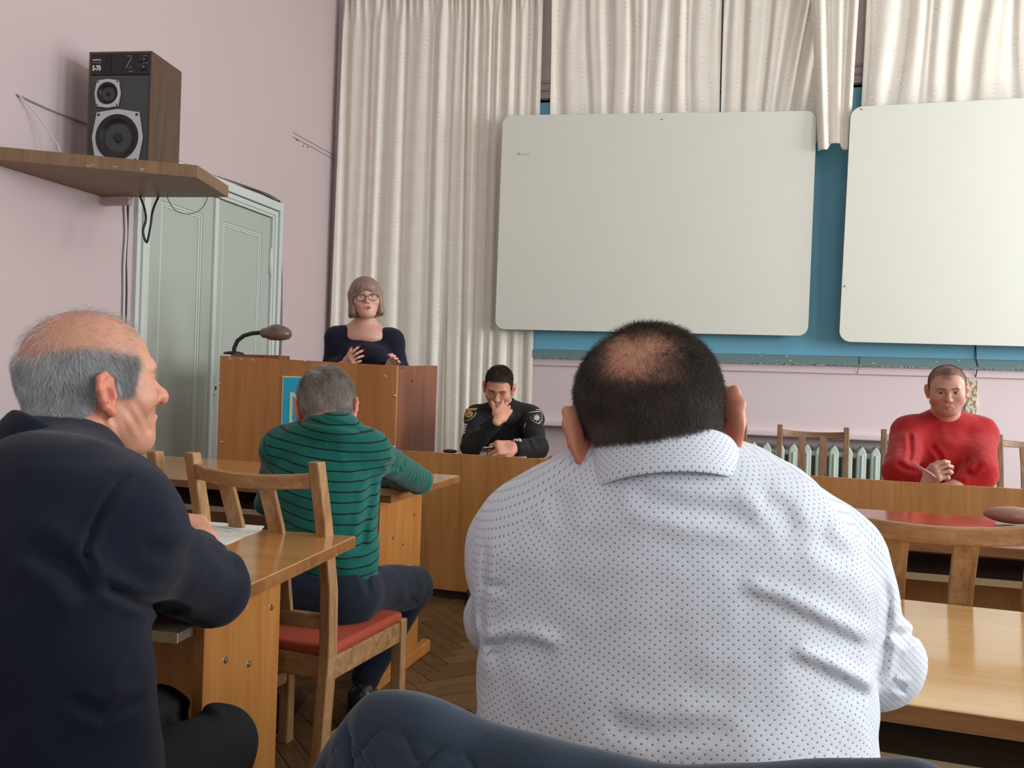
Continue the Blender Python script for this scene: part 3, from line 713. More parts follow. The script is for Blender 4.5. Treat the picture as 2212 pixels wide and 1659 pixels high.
for xx in (ra[0] + .13, 1.3): MB().b2((xx - .02, 6.92, .0), (xx + .02, 6.96, .13)).build('radiator_foot', M_RAD, rad, off=(.12, 6.95, 0))
# ------------------------------------------------------------------ door
def dX(px, py): return atX(px, py, XL)
door = MB().b2((XL - .05, DY0 + .1, .0), (XL - .045, DY1 - .1, DZ - .1)).build('door_1', M_DARKGAP, None); door['kind'] = 'structure'
m = MB()
for a, d in ((.0, .03), (.035, .045), (.075, .03), (.10, .018)):   # stepped architrave
    w = .035 if a < .1 else .03
    m.b2((XL - .05, DY0 + a, .0), (XL + d, DY0 + a + w, DZ - a)); m.b2((XL - .05, DY1 - a - w, .0), (XL + d, DY1 - a, DZ - a)); m.b2((XL - .05, DY0 + a + w, DZ - a - w), (XL + d - .0006, DY1 - a - w, DZ - a))
m.build('casing', M_DOOR2, door, bevel=.004)
ym = dX(458, 600)[1]
def leaf(ya, yb, hinge_hi):
    zt = DZ - .135; st = .115; X0 = XL - .035; m = MB()
    m.b2((X0, ya, .02), (X0 + .035, ya + st, zt)); m.b2((X0, yb - st, .02), (X0 + .035, yb, zt)); m.b2((X0, ya + st, zt - .14), (X0 + .0345, yb - st, zt)); m.b2((X0, ya + st, .02), (X0 + .0345, yb - st, .22))
    lf = m.build('door_leaf', M_DOOR, door, bevel=.003)
    MB().b2((X0, ya + st - .01, .1), (X0 + .014, yb - st + .01, zt - .02)).build('door_panel', M_DOOR, lf)
    m = MB()
    for d, e in ((0, .030), (.014, .022)):
        a, b, z0, z1 = ya + st + d, yb - st - d, .22 + d, zt - .14 - d
        m.b2((X0, a, z0), (X0 + e, a + .014, z1)); m.b2((X0, b - .014, z0), (X0 + e, b, z1)); m.b2((X0, a + .014, z1 - .014), (X0 + e - .0005, b - .014, z1)); m.b2((X0, a + .014, z0), (X0 + e - .0005, b - .014, z0 + .014))
    m.build('panel_moulding', M_DOOR2, lf, bevel=.003)
    return lf
l1 = leaf(DY0 + .135, ym - .004, 0); l2 = leaf(ym + .004, DY1 - .135, 1)
MB().b2((XL - .01, ym - .012, .03), (XL + .022, ym + .03, DZ - .14)).build('meeting_strip', M_DOOR2, door, bevel=.004)
for z in (2.0, .5):
    for y in (DY0 + .137, DY1 - .137): MB().tube([(XL + .008, y, z - .1), (XL + .008, y, z + .1)], .011, 10).build('hinge', M_DOOR2, door, smooth=True)
k = dX(464, 838); MB().b2((XL - .002, k[1] - .012, k[2] - .11), (XL + .004, k[1] + .02, k[2] + .09)).build('lock_plate', M_DOOR, l2)
MB().b2((XL + .003, k[1] - .005, k[2] - .015), (XL + .0055, k[1] + .012, k[2] + .012)).box((XL + .004, k[1], k[2] - .05), (.003, .02, .004)).build('keyhole', M_DARKGAP, l2)
# ------------------------------------------------------------------ cables and little things on the left wall
def cable(label, pts, r, m, name='cable', cat='cable', grp=None, n=6, sub=4):
    P = [np.array(q, float) for q in pts]; out = []
    for i in range(len(P) - 1):
        p0, p1, p2, p3 = P[max(i - 1, 0)], P[i], P[i + 1], P[min(i + 2, len(P) - 1)]
        for k in range(sub):
            s = k / sub; out.append(.5 * ((2 * p1) + (-p0 + p2) * s + (2 * p0 - 5 * p1 + 4 * p2 - p3) * s * s + (-p0 + 3 * p1 - 3 * p2 + p3) * s ** 3))
    out.append(P[-1]); return tag(MB().tube(out, r, n).build(name, m, None, smooth=True), label, cat, grp)
xo = XL + .012
cable('black cable bundle running over and down the right side of the door casing', [atX(378, 345, xo), atX(440, 372, xo), atX(500, 396, xo), atX(560, 415, xo), atX(597, 434, xo), atX(606, 446, xo), atX(606, 560, xo), atX(605, 690, xo), atX(603, 800, xo), V(xo, atX(603, 800, xo)[1], .05)], .0055, M_BLACKC)
cable('second thinner dark cable beside the door casing', [atX(420, 366, xo + .01), atX(520, 398, xo + .01), atX(590, 425, xo + .01), atX(609, 450, xo), atX(608, 520, xo), atX(609, 640, xo), atX(607, 770, xo), V(xo, atX(607, 770, xo)[1], .05)], .0035, plain('brown_cable', srgb(70, 55, 50), .5))
xw = XL + .012
cable('dark cable going down the wall left of the door', [atX(277, 430, xw), atX(275, 500, xw), atX(272, 560, xw), atX(273, 610, xw), atX(272, 680, xw), V(xw, atX(272, 700, xw)[1], .4)], .006, M_BLACKC)
cable('white cable going down the wall left of the door', [atX(269, 430, xw), atX(272, 500, xw), atX(268, 570, xw), atX(267, 680, xw), V(xw, atX(267, 700, xw)[1], .4)], .008, M_WHITEC)
cable('thin white wire hanging from the wall to the speaker shelf', [atX(38, 203, XL + .01), atX(60, 225, XL + .03), atX(88, 258, XL + .06), atX(115, 300, XL + .1), atX(127, 318, XL + .12), V(*atX(140, 337, XL + .14)[:2], 2.165)], .0035, M_WHITEC)
cable('grey wire on the wall going behind the loudspeaker', [atX(38, 205, XL + .006), atX(110, 238, XL + .006), atX(200, 272, XL + .006), atX(250, 292, XL + .006)], .005, plain('grey_wire', srgb(150, 135, 138), .6))
tk = MB(); a, b = atX(632, 286, XL), atX(722, 336, XL)
for dz in (0, -.035): tk.tube([a + V(.004, 0, dz), b + V(.004, 0, dz)], .0028, 4)
tag(tk.build('cable_trunking', plain('grey_strip', srgb(150, 138, 138), .6), None), 'pair of slim strips sloping on the left wall near the corner', 'trunking')
tag(MB().b2((XL + .0, YF - .006, .0), (XL + .012, YF, b[2])).build('corner_strip', M_WHITEC, None), 'thin white strip down the corner beside the long curtain', 'strip')
m = MB()
for q in ((640, 302), (643, 303), (655, 315), (664, 318), (722, 298)): m.box(atX(*q, XL) + V(.001, 0, 0), (.004, .012, .009))
tag(m.build('nail_holes', M_DARKGAP, None), 'cluster of small dark nail holes under the sloping strips', 'nail holes', kind='stuff')
# ------------------------------------------------------------------ corner shelf with the loudspeaker
zs = 2.10; A, B, Cc, D = [atZ(x, y, zs) for x, y in ((2, 351), (426, 384), (493, 426), (240, 426))]
A[0] = D[0] = XL; A[1] = 3.22
sh = MB().prism([A, B, Cc, D], None, (0, 0, .062)).build('wall_shelf', W_SHELF, None, bevel=.002)
tag(sh, 'brown laminate corner shelf on the left wall carrying the loudspeaker', 'shelf')
MB().prism([A + V(.0, -.001, -.001), A + V(.08, .035, -.001), A + V(.08, .035, .064), A + V(0, -.001, .064)], None, V(-.003, .006, 0)).build('paint_smear', M_CHIP, sh)
m = MB()
for u_ in (.5, .52, .62, .74, .745): q = A + (B - A) * u_; m.box(q + V(.0005, -.001, RNG.uniform(.006, .02)), (.02, .003, .004), rotm(0, 0, math.atan2(*(B - A)[1::-1])))
o = m.build('chipped_edge', M_CHIPB, sh); o['kind'] = 'stuff'
m = MB(); q = atZ(255, 431, 2.06); m.b2((XL, D[1] - .02, 2.055), (XL + .18, D[1] + .02, 2.099)); m.build('shelf_batten', M_WALL, sh)
s0 = atZ(322, 426, 2.1)
cable('black cable loop hanging under the shelf', [atZ(303, 426, 2.1), atX(312, 450, -3.0), atX(315, 475, -3.0), atX(309, 500, -3.0), atX(317, 524, -3.0), atX(325, 490, -3.0), atX(330, 455, -3.0), atZ(342, 426, 2.1)], .006, M_BLACKC)
cable('thin brown wire loop hanging under the shelf', [atZ(361, 426, 2.1), atX(372, 447, -2.9), atX(388, 459, -2.9), atX(408, 462, -2.9), atX(430, 455, -2.9), atX(443, 440, -2.9), atZ(448, 426, 2.1)], .0022, plain('thin_brown_wire', srgb(90, 75, 60), .5))
# loudspeaker
SR = math.radians(7); zb = 2.163
fl = atY(190, 112, 3.80); fr_ = atY(325, 112, 3.80)
Wd = .335; Dp = .30; Ht = fl[2] - zb + .005; ca = V(math.cos(SR), math.sin(SR), 0); cb = V(-math.sin(SR), math.cos(SR), 0)
org = V(atY(193, 112, 3.74)[0], 3.74, zb)
Wd = abs(atY(325, 112, 3.77)[0] - org[0]) / math.cos(SR); ls = empty('loudspeaker', org, SR, 'walnut cased loudspeaker with two silver ringed drivers on the corner shelf', 'speaker')
Ht = atY(193, 112, 3.74)[2] - zb
MB().b2((0, .012, 0), (Wd, Dp, Ht)).b2((0, 0, 0), (.012, .014, Ht)).b2((Wd - .012, 0, 0), (Wd, .014, Ht)).b2((.012, .0004, Ht - .012), (Wd - .012, .014, Ht)).b2((.012, .0004, 0), (Wd - .012, .014, .012)).build('cabinet', W_WALNUT, ls, bevel=.002)
sx, sz = Wd / 135., Ht / 255.
MB().b2((.012, .004, .012), (Wd - .012, .013, Ht * .80)).build('baffle', plain('dark_grey_baffle', srgb(70, 74, 74), .6), ls)
fp = MB().b2((.012, .001, Ht * .805), (Wd - .012, .013, Ht - .012)).build('control_panel', M_BLACK, ls, bevel=.002)
M_SILV = plain('silver_ring', srgb(205, 208, 210), .38, .55); M_CONE = plain('dark_cone', srgb(34, 33, 30), .4)
def driver(cx, cz, r, hw, hh):
    pts = []
    for i in range(4):
        a0 = math.pi / 4 + i * math.pi / 2; cxn, czn = hw * math.copysign(1, math.cos(a0)) * .93, hh * math.copysign(1, math.sin(a0)) * .93
        pts.append(V(cx + cxn * .95, 0, cz + czn)); am = a0 + math.pi / 4
        e = [V(1, 0, 0), V(0, 0, 1)][i % 2] if False else None
        if i == 0: nx = V(cx, 0, cz + hh * 1.06)
        elif i == 1: nx = V(cx - hw * 1.06, 0, cz)
        elif i == 2: nx = V(cx, 0, cz - hh * 1.06)
        else: nx = V(cx + hw * 1.06, 0, cz)
        pts.append(nx)
    # order corners with mids, round the whole outline by subdividing towards the ellipse
    out = []; n_ = len(pts)
    for i in range(n_):
        a_, b_ = pts[i], pts[(i + 1) % n_]
        for k in range(5):
            s = k / 5; q = a_ + (b_ - a_) * s; v_ = q - V(cx, 0, cz); l = np.linalg.norm(v_); q = V(cx, 0, cz) + v_ / l * max(l, r * 1.07); out.append(q)
    rg = MB(); N = len(out); st = []
    ring = [V(cx, 0, cz) + unit(q - V(cx, 0, cz)) * r for q in out]
    base = [q + V(0, -.001, 0) for q in out]; fr0 = [q + V(0, -.008, 0) for q in out]; fr1 = [q + V(0, -.010, 0) for q in ring]; bk = [q + V(0, .012, 0) for q in ring]
    vs = base + fr0 + fr1 + bk; fs = []
    for L_ in range(3):
        for i in range(N): fs.append((L_ * N + i, L_ * N + (i + 1) % N, (L_ + 1) * N + (i + 1) % N, (L_ + 1) * N + i))
    rg.add(vs, fs); ringo = rg.build('driver_ring', M_SILV, ls)
    RX = np.array([[1, 0, 0], [0, 0, -1], [0, 1, 0]], float)
    MB().lathe([(r, .008), (r * .93, .004), (r * .84, .009), (r * .8, .002), (r * .35, -.012), (r * .3, -.008), (r * .15, .001), (.0005, .004)], 40, (cx, .0, cz), RX, cap=False).build('cone', M_CONE, ringo, smooth=True)
    m = MB()
    for i in (0, 2, 4, 6): q = pts[i]; q = q + unit(V(cx, 0, cz) - q) * r * .14; m.lathe([(r * .045 + .002, .0095), (.0005, .012)], 10, tuple(q), RX)
    o = m.build('ring_screw', M_BLACK, ringo); o['kind'] = 'stuff'
driver(.325 * Wd, Ht * .645, .0245 * 2.05 * Wd / .3, .195 * Wd, Ht * .115)
driver(.50 * Wd, Ht * .275, .345 * Wd, .38 * Wd, Ht * .225)
def text(name, s, size, loc_, R, m, par, ext=.0003, align='LEFT', bold=0.0, sx=1.0):
    c = bpy.data.curves.new('t', 'FONT'); c.body = s; c.size = size; c.extrude = ext; c.align_x = align; c.offset = bold; c.materials.append(m)
    to = bpy.data.objects.new('t', c); COL.objects.link(to); me = bpy.data.meshes.new_from_object(to.evaluated_get(bpy.context.evaluated_depsgraph_get())); bpy.data.objects.remove(to)
    o = bpy.data.objects.new(name, me); COL.objects.link(o); o.parent = par; o['kind'] = 'stuff'
    M = Matrix(np.array(R).tolist()).to_4x4(); M.translation = Vector(loc_); o.matrix_basis = M @ Matrix.Diagonal((sx, 1, 1, 1)); return o
RT = np.array([[1, 0, 0], [0, 0, -1], [0, 1, 0]], float)
M_WTX = plain('white_lettering', (.8, .8, .8), .5); M_GTX = plain('grey_lettering', (.35, .35, .35), .5)
text('lettering', 'S-70', .036, (.020, -.0005, Ht * .842), RT, M_WTX, fp, bold=.0014, sx=.72)
text('lettering', 'RADIOTEHNIKA', .0105, (.020, -.0005, Ht * .925), RT, M_WTX, fp, bold=.0002, sx=.62)
text('lettering', 'ACOUSTIC SYSTEM', .0075, (.020, -.0005, Ht * .903), RT, M_GTX, fp, sx=.75)
for w, x, z in (('LEVEL', .195, .955), ('HIGH', .275, .955), ('MEDIUM', .270, .893), ('INPUT', .205, .825)): text('lettering', w, .009, (x * Wd / .32, -.0005, Ht * z), RT, M_GTX, fp)
m = MB()
for i in range(7): m.box((Wd * (.60 + .013 * i), -.0005, Ht * (.865 + .0135 * i)), (.0035, .002, .0035))
m.box((Wd * .66, -.0005, Ht * .865), (.0035, .002, .0035)).build('scale_marks', M_WTX, fp)['kind'] = 'stuff'
MB().b2((Wd * .26, -.001, Ht * .825), (Wd * .36, .002, Ht * .975)).build('meter_window', plain('gloss_black', (.004, .004, .004), .08), fp)
for z in (.932, .868): MB().lathe([(.018, 0), (.018, .006), (.015, .012), (.0005, .012)], 18, (Wd * .845, .001, Ht * z), np.array([[1, 0, 0], [0, 0, -1], [0, 1, 0]], float)).build('knob', plain('knob_black', (.02, .02, .02), .3), fp, smooth=False)
# ------------------------------------------------------------------ furniture
def desk(name, label, cx, cy, rz, W=1.25, D=.62, H=.745, top=W_DESK, foot=True, side=W_PANEL, inset=.10, pw=.34, py=.0, shelf=M_SHELFGREY, front_to='-y', t=.026, group=None):
    """local: sitter at -y, modesty board at +y; origin centre on the floor"""
    d = empty(name, (cx, cy, 0), rz, label, 'desk', group)
    tp_ = MB().b2((-W / 2, -D / 2, H - t), (W / 2, D / 2, H)).build('desk_top', top, d, bevel=.0015)
    MB().b2((-W / 2 - .001, -D / 2 - .0015, H - t - .001), (W / 2 + .001, -D / 2, H - .002)).b2((W / 2, -D / 2, H - t - .001), (W / 2 + .0012, D / 2, H - .002)).build('edge_band', W_DESKE, tp_)
    for s in (-1, 1):
        x = s * (W / 2 - inset); m = MB().b2((x - .012, py - pw / 2, .05 if foot else 0), (x + .012, py + pw / 2, H - t)); sp = m.build('side_panel', side, d, bevel=.0015)
        if foot: MB().b2((x - .02, -D / 2 + .02, 0), (x + .02, D / 2 - .02, .05)).build('foot_bar', side, d, bevel=.006)
        for (yy, zz) in ((-.08, H - .20), (.02, H - .24), (.12, H - .14), (.02, H - .44)):
            MB().lathe([(.0075, 0), (.006, .003), (.0005, .004)], 10, (x + s * .012, py + yy, zz), np.array([[0, 0, s], [0, 1, 0], [-s, 0, 0]], float)).build('screw', M_SCREW, sp)
    MB().b2((-W / 2 + inset, py + pw / 2 - .03, .22), (W / 2 - inset, py + pw / 2 - .012, H - t)).build('modesty_board', side, d)
    sh_ = MB().b2((-W / 2 + inset + .012, -D / 2 + .10, H - .125), (W / 2 - inset - .012, py + pw / 2 - .03, H - .107)).build('under_shelf', shelf, d)
    MB().b2((-W / 2 + inset + .012, -D / 2 + .098, H - .126), (W / 2 - inset - .012, -D / 2 + .10, H - .106)).build('shelf_edge', M_CHIPB, sh_)
    return d
def proto_chair(wz, wx):
    c = empty('wooden_chair', (0, 0, 0), 0); Wc = .415; H = .935; zs_ = .44
    # local: sitter faces +y; back posts at y = -.2
    def post(s):
        x = s * (Wc / 2 - .016); P = [(-.245, 0), (-.215, .22), (-.195, .44), (-.20, .60), (-.235, .78), (-.275, H)]
        m = MB(); vs = []; fs = []
        for i, (y, z) in enumerate(P):
            h = .021 if z < .5 else .021 - .004 * (z - .5) / .43; w = .0155
            vs += [(x - w, y - h, z), (x + w, y - h, z), (x + w, y + h, z), (x - w, y + h, z)]
        for i in range(len(P) - 1):
            for k in range(4): fs.append((i * 4 + k, i * 4 + (k + 1) % 4, i * 4 + 4 + (k + 1) % 4, i * 4 + 4 + k))
        fs.append((0, 1, 2, 3)); n = len(vs); fs.append((n - 4, n - 3, n - 2, n - 1)); m.add(vs, fs); return m
    for s in (-1, 1): post(s).build('rear_post', wz, c, bevel=.004)
    def rail(z0, z1, y0, bow, name, th=.02, zb=0):
        vs = []; fs = []; N = 12; w = Wc / 2 - .030
        for i in range(N + 1):
            x = -w + 2 * w * i / N; b = bow * (1 - (x / w) ** 2); zz = -zb * (1 - (x / w) ** 2)
            ya, yb_ = y0[0] - b, y0[1] - b
            vs += [(x, ya - th / 2, z0 + zz * .6), (x, ya + th / 2, z0 + zz * .6), (x, yb_ + th / 2, z1 + zz), (x, yb_ - th / 2, z1 + zz)]
        for i in range(N):
            for k in range(4): fs.append((i * 4 + k, i * 4 + (k + 1) % 4, i * 4 + 4 + (k + 1) % 4, i * 4 + 4 + k))
        fs.append((0, 1, 2, 3)); n = len(vs); fs.append((n - 4, n - 3, n - 2, n - 1)); return MB().add(vs, fs).build(name, wx, c, bevel=.004)
    rail(.866, .906, (-.262, -.270), .045, 'top_rail', .022, .010); rail(.50, .54, (-.198, -.199), .012, 'lower_back_rail', .02)
    for s in (-1, 1):
        x = s * .062; vs = []; fs = []
        P = [(-.203, .53), (-.222, .64), (-.252, .76), (-.298, .872)]
        for y, z in P: vs += [(x - .0225, y - .007, z), (x + .0225, y - .007, z), (x + .0225, y + .007, z), (x - .0225, y + .007, z)]
        for i in range(len(P) - 1):
            for k in range(4): fs.append((i * 4 + k, i * 4 + (k + 1) % 4, i * 4 + 4 + (k + 1) % 4, i * 4 + 4 + k))
        fs += [(0, 1, 2, 3), (12, 13, 14, 15)]; MB().add(vs, fs).build('back_slat', wz, c, bevel=.002)
        xx = s * (Wc / 2 - .014); MB().b2((xx - .017, .165, 0), (xx + .017, .20, zs_ - .005)).build('front_leg', wz, c, bevel=.004)
        MB().b2((xx - .010, -.20, zs_ - .07), (xx + .010, .18, zs_ - .012)).build('side_apron', wx, c, bevel=.002)
        MB().b2((xx - .009, -.22, .19), (xx + .009, .18, .225)).build('side_stretcher', wx, c, bevel=.003)
    MB().b2((-Wc / 2 + .02, .172, zs_ - .07), (Wc / 2 - .02, .19, zs_ - .012)).build('seat_rail', wx, c, bevel=.002); MB().b2((-Wc / 2 + .02, -.20, zs_ - .07), (Wc / 2 - .02, -.18, zs_ - .012)).build('seat_rail', wx, c, bevel=.002)
    MB().box((0, 0, zs_), (Wc - .02, .39, .028)).build('seat_cushion', M_SEAT, c, bevel=.011, seg=3)
    return c
chA = proto_chair(W_OAK, W_OAKX); chB = proto_chair(W_OAKD, W_OAKDX); usedA, usedB = [], []
def chair(x, y, rz, label, group, proto='A'):
    pr, used = (chA, usedA) if proto == 'A' else (chB, usedB)
    c = pr if not used else copy_tree(pr); used.append(c); c.location = (x, y, 0); c.rotation_euler = (0, 0, rz)
    return tag(c, label, 'chair', group)
DR = math.radians(-5)
def place(far_r, far_dir_deg, W, D):       # centre from the far right corner of the top
    a = math.radians(far_dir_deg); ex = V(math.cos(a), math.sin(a)); ey = V(-math.sin(a), math.cos(a))
    c = V(*far_r[:2]) - ex * W / 2 - ey * D / 2; return c[0], c[1], a
x, y, a = place(atZ(768, 1158, .745), 3.0, 1.25, .64)
desk('student_desk', 'varnished desk with a drawing sheet in front of the grey-haired man in navy', x, y, a, 1.25, .64, top=W_DESK, inset=.135, pw=.33, group='desks in the hall'); D1 = (x, y, a)
x, y, a = place(atZ(994, 1027, .745), -2, 1.75, .70)
desk('student_desk', 'long desk the man in the green striped jersey writes on', x, y, a, 1.75, .70, top=W_DESK, inset=.12, pw=.40, group='desks in the hall'); D2 = (x, y, a)
p3 = atZ(2212, 1322, .745); a = math.radians(-5); ex = V(math.cos(a), math.sin(a)); ey = V(-math.sin(a), math.cos(a))
c = p3[:2] + ex * .28 - ey * .31; desk('student_desk', 'pale desk in front of the man in the white shirt', c[0] - .2, c[1] + .2 * math.tan(-a) * 1, a, 1.5, .62, top=W_DESKL, inset=.10, group='desks in the hall', side=W_PANELY); D3 = (c[0] - .2, c[1] + .017, a)
q = atZ(1669, 1086, .745); q2 = atZ(2212, 1123, .745); a = math.atan2(*(q2 - q)[1::-1]); mid = (q + q2) / 2; ey = V(-math.sin(a), math.cos(a)); c = mid[:2] - ey * .31 + V(.05, 0)
desk('student_desk', 'glossy reddish desk standing against the presidium panel', c[0], c[1], a, 1.7, .62, top=W_DESKR, inset=.12, group='desks in the hall', side=W_PANELY, foot=False); D4 = (c[0], c[1], a)
# ------------------------------------------------------------------ presidium table
pL, pR = V(*atZ(950, 978, .76)[:2]), V(*atZ(2212, 1057, .76)[:2]); ang = math.atan2(*(pR - pL)[1::-1]); ex = V(math.cos(ang), math.sin(ang)); PR_ANG = ang
pres = empty('presidium_table', (pL[0], pL[1], 0), ang, 'long presidium table with a honey coloured front panel', 'table')
x0 = -.42; xs = np.linalg.norm(V(*atZ(1712, 1027, .76)[:2]) - pL); x9 = np.linalg.norm(pR - pL) + .9
for a_, b_ in ((x0, xs - .001), (xs + .001, x9)): MB().b2((a_, 0, .045), (b_, .02, .76)).build('front_panel', W_PANELY, pres, bevel=.001)
MB().b2((x0 + .02, .02, 0), (x9 - .02, .035, .05)).build('plinth', plain('dark_plinth', (.03, .02, .012), .6), pres)
MB().b2((.03, .02, .708), (.46, .54, .735)).build('table_top', W_DESKL, pres, bevel=.002); MB().b2((.463, .02, .660), (x9, .54, .686)).build('table_top', W_DESKL, pres, bevel=.002)
for xx in (.06, xs, x9 - .05): MB().b2((xx - .012, .02, 0), (xx + .012, .52, .66)).build('support_panel', W_PANEL, pres)
def pres_pt(lx, ly, z): return V(pL[0] + ex[0] * lx - ex[1] * ly, pL[1] + ex[1] * lx + ex[0] * ly, z)
# dark leaning board behind the panel
q = [atY(1660, 998, 4.35), atY(1706, 1024, 4.35), atY(1660, 1032, 4.35)]; q2 = [q[0], q[1], q[1] + V(0, 0, -.05), q[2] + V(0, 0, -.05)]
wb = MB().prism([q[0], q[1] + V(.01, 0, -.0), V(q[1][0] + .01, 4.35, .756), V(q[0][0], 4.35, .756)], None, (.0, .018, 0)).build('wooden_wedge', W_RED, None); tag(wb, 'dark red-brown board corner sticking up behind the presidium panel', 'board')
# ------------------------------------------------------------------ lectern
lp = [atY(475, 768, 4.45), atY(858, 790, 4.45)]; lx0, lx1 = lp[0][0], lp[1][0]; z0, z1 = lp[0][2], lp[1][2]
lec = empty('lectern', ((lx0 + lx1) / 2, 4.45, 0), 0, 'wooden lectern bearing a blue and yellow emblem', 'lectern'); off = ((lx0 + lx1) / 2, 4.45, 0)
fpn = MB().prism([(lx0, 4.45, .03), (lx1, 4.45, .03), (lx1, 4.45, z1), (lx0, 4.45, z0)], None, (0, .02, 0)).build('front_panel', W_PANEL, lec, bevel=.001, off=off)
rb_ = atX(945, 790, lx1); MB().prism([(lx1, 4.47, .03), (lx1, rb_[1], .03), (lx1, rb_[1], rb_[2]), (lx1, 4.47, z1)], None, (-.02, 0, 0)).build('side_panel', W_RED, lec, bevel=.001, off=off)
MB().prism([(lx0, 4.47, .03), (lx0, rb_[1], .03), (lx0, rb_[1], z0), (lx0, 4.47, z0)], None, (.02, 0, 0)).build('side_panel', W_RED, lec, bevel=.001, off=off)
MB().b2((lx0 + .02, 4.47, z1 - .12), (lx1 - .02, 4.83, z1 - .10)).build('reading_shelf', W_PANEL, lec, off=off)
MB().b2((lx0 + .02, 4.475, z0 - .03), (lx0 + .42, 4.72, z0 - .012)).b2((lx0 + .04, 4.50, z0 - .012), (lx0 + .36, 4.62, z0 + .012)).build('lamp_board', W_RED, lec, bevel=.002, off=off)
m_ = np.array([[1, 0, 0], [0, 0, -1], [0, 1, 0]], float)
for px, py in ((658, 781), (476, 828), (852, 855), (478, 955), (851, 965)): MB().lathe([(.009, 0), (.008, .003), (.004, .006), (.0005, .0065)], 12, atY(px, py, 4.45) - np.array(off), m_).build('screw', M_SCREW, fpn)
m = MB()
for px, py in ((497, 775), (520, 775), (546, 777), (833, 812)): m.box(atY(px, py, 4.449) - np.array(off), (.02, .001, .012), rotm(0, .6, 0))
o = m.build('chipped_varnish', M_CHIPB, fpn); o['kind'] = 'stuff'
m = MB()
for px, py in ((869, 795), (891, 823)): m.box(atX(px, py, lx1 + .001) - np.array(off), (.002, .012, .012))
o = m.build('nail_hole', M_DARKGAP, lec); o['kind'] = 'stuff'
# emblem plate: blue plate, pale border, gilt trident
ea, eb = atY(612, 812, 4.45), atY(722, 818, 4.45); ew = eb[0] - ea[0]; eh = ew * 1.42; ex0, ez1 = ea[0], ea[2]
em = MB().b2((ex0, 4.442, ez1 - eh), (ex0 + ew, 4.45, ez1)).build('emblem_plate', plain('pale_yellow_border', srgb(232, 228, 170), .4), lec, off=off)
MB().b2((ex0 + .007, 4.440, ez1 - eh + .007), (ex0 + ew - .007, 4.4425, ez1 - .007)).build('emblem_field', plain('bright_blue_field', srgb(20, 178, 218), .4), em, off=off)
M_GILT = plain('pale_gold_emblem', srgb(226, 226, 160), .4)
cx, k = ex0 + ew / 2, eh / 1.42
STK = [0]
def stroke(mb, pts, w, y0=4.4365, y1=4.4400, closed=False):
    n = len(pts)
    for i in range(n - (0 if closed else 1)):
        STK[0] += 1; y0 = 4.4375 - .00004 * STK[0]; a_, b_ = np.array(pts[i], float), np.array(pts[(i + 1) % n], float); d = b_ - a_; L_ = np.linalg.norm(d); an = math.atan2(d[1], d[0]); c_ = (a_ + b_) / 2
        mb.box((cx + c_[0] * k, (y0 + y1) / 2, ez1 - .71 * k + c_[1] * k), (L_ * k + w * k * .8, y1 - y0, w * k), rotm(0, -an, 0))
tr = MB()
for s in (-1, 1):
    o_ = [(-.31, .40), (-.31, -.30)]; oo = [(s * x_, y_) for x_, y_ in ((.31, .40), (.31, -.28))]; stroke(tr, oo, .05)
    arc = [(s * (.31 - .17 * math.sin(w_)), .40 - .42 * (1 - math.cos(w_))) for w_ in np.linspace(0, math.pi / 2 * .98, 9)]; stroke(tr, arc, .05)
    stroke(tr, [(s * .14, .0), (s * .145, -.10), (s * .19, -.16), (s * .26, -.15), (s * .29, -.10)], .045)
    stroke(tr, [(s * .31, -.28), (s * .16, -.28), (s * .10, -.36), (s * .0, -.47)], .05)
    stroke(tr, [(0, .40), (s * .045, .26), (s * .05, .06), (s * .09, -.08), (s * .17, -.22)], .05); stroke(tr, [(s * .16, -.28), (s * .06, -.12), (0, -.2)], .04)
tr.build('trident', M_GILT, em, off=off)
# lamp
lb = atY(505, 766, 4.55)
lamp = empty('gooseneck_lamp', (lb[0], 4.55, z0 + .012), 0, 'brown gooseneck lamp bending over the lectern top', 'lamp'); lo = (lb[0], 4.55, z0 + .012)
G = [atY(505, 768, 4.55), atY(506, 752, 4.55), atY(513, 736, 4.55), atY(527, 725, 4.55), atY(545, 720, 4.55), atY(568, 718, 4.55)]
MB().tube(G, .0125, 12).build('gooseneck', plain('black_rubber', (.02, .02, .018), .5), lamp, smooth=True, off=lo)
MB().lathe([(.06, 0), (.058, .012), (.03, .018), (.0005, .02)], 24, (0, 0, -.001)).build('lamp_base', M_BLACK, lamp, smooth=True)
a_, b_ = atY(563, 719, 4.55), atY(638, 722, 4.55); ax = unit(b_ - a_); bz = unit(np.cross(ax, (0, 1, 0))) * -1; LM = np.stack([np.cross(bz, ax), bz, ax], 1); Ls = np.linalg.norm(b_ - a_)
F = Field(); F.frame(a_, np.stack([ax, V(0, 1, 0), -np.cross(ax, V(0, 1, 0)) * -1], 1))
F.rc((.028, 0, 0), (.10, 0, .004), .030, .046, .02); F.ell((.125, 0, 0), (.075, .06, .047), .03); F.ell((.135, 0, -.075), (.085, .05, .045), .01, kind='s')
v_, q_ = F.mesh(a_ - .12, b_ + .12, .004); me = npmesh('lamp_shade', v_, q_, lo); t = NT('brown_lamp_enamel'); t.set(srgb(112, 88, 76), .18, spec=.6); link('lamp_shade', me, t.m, lamp)
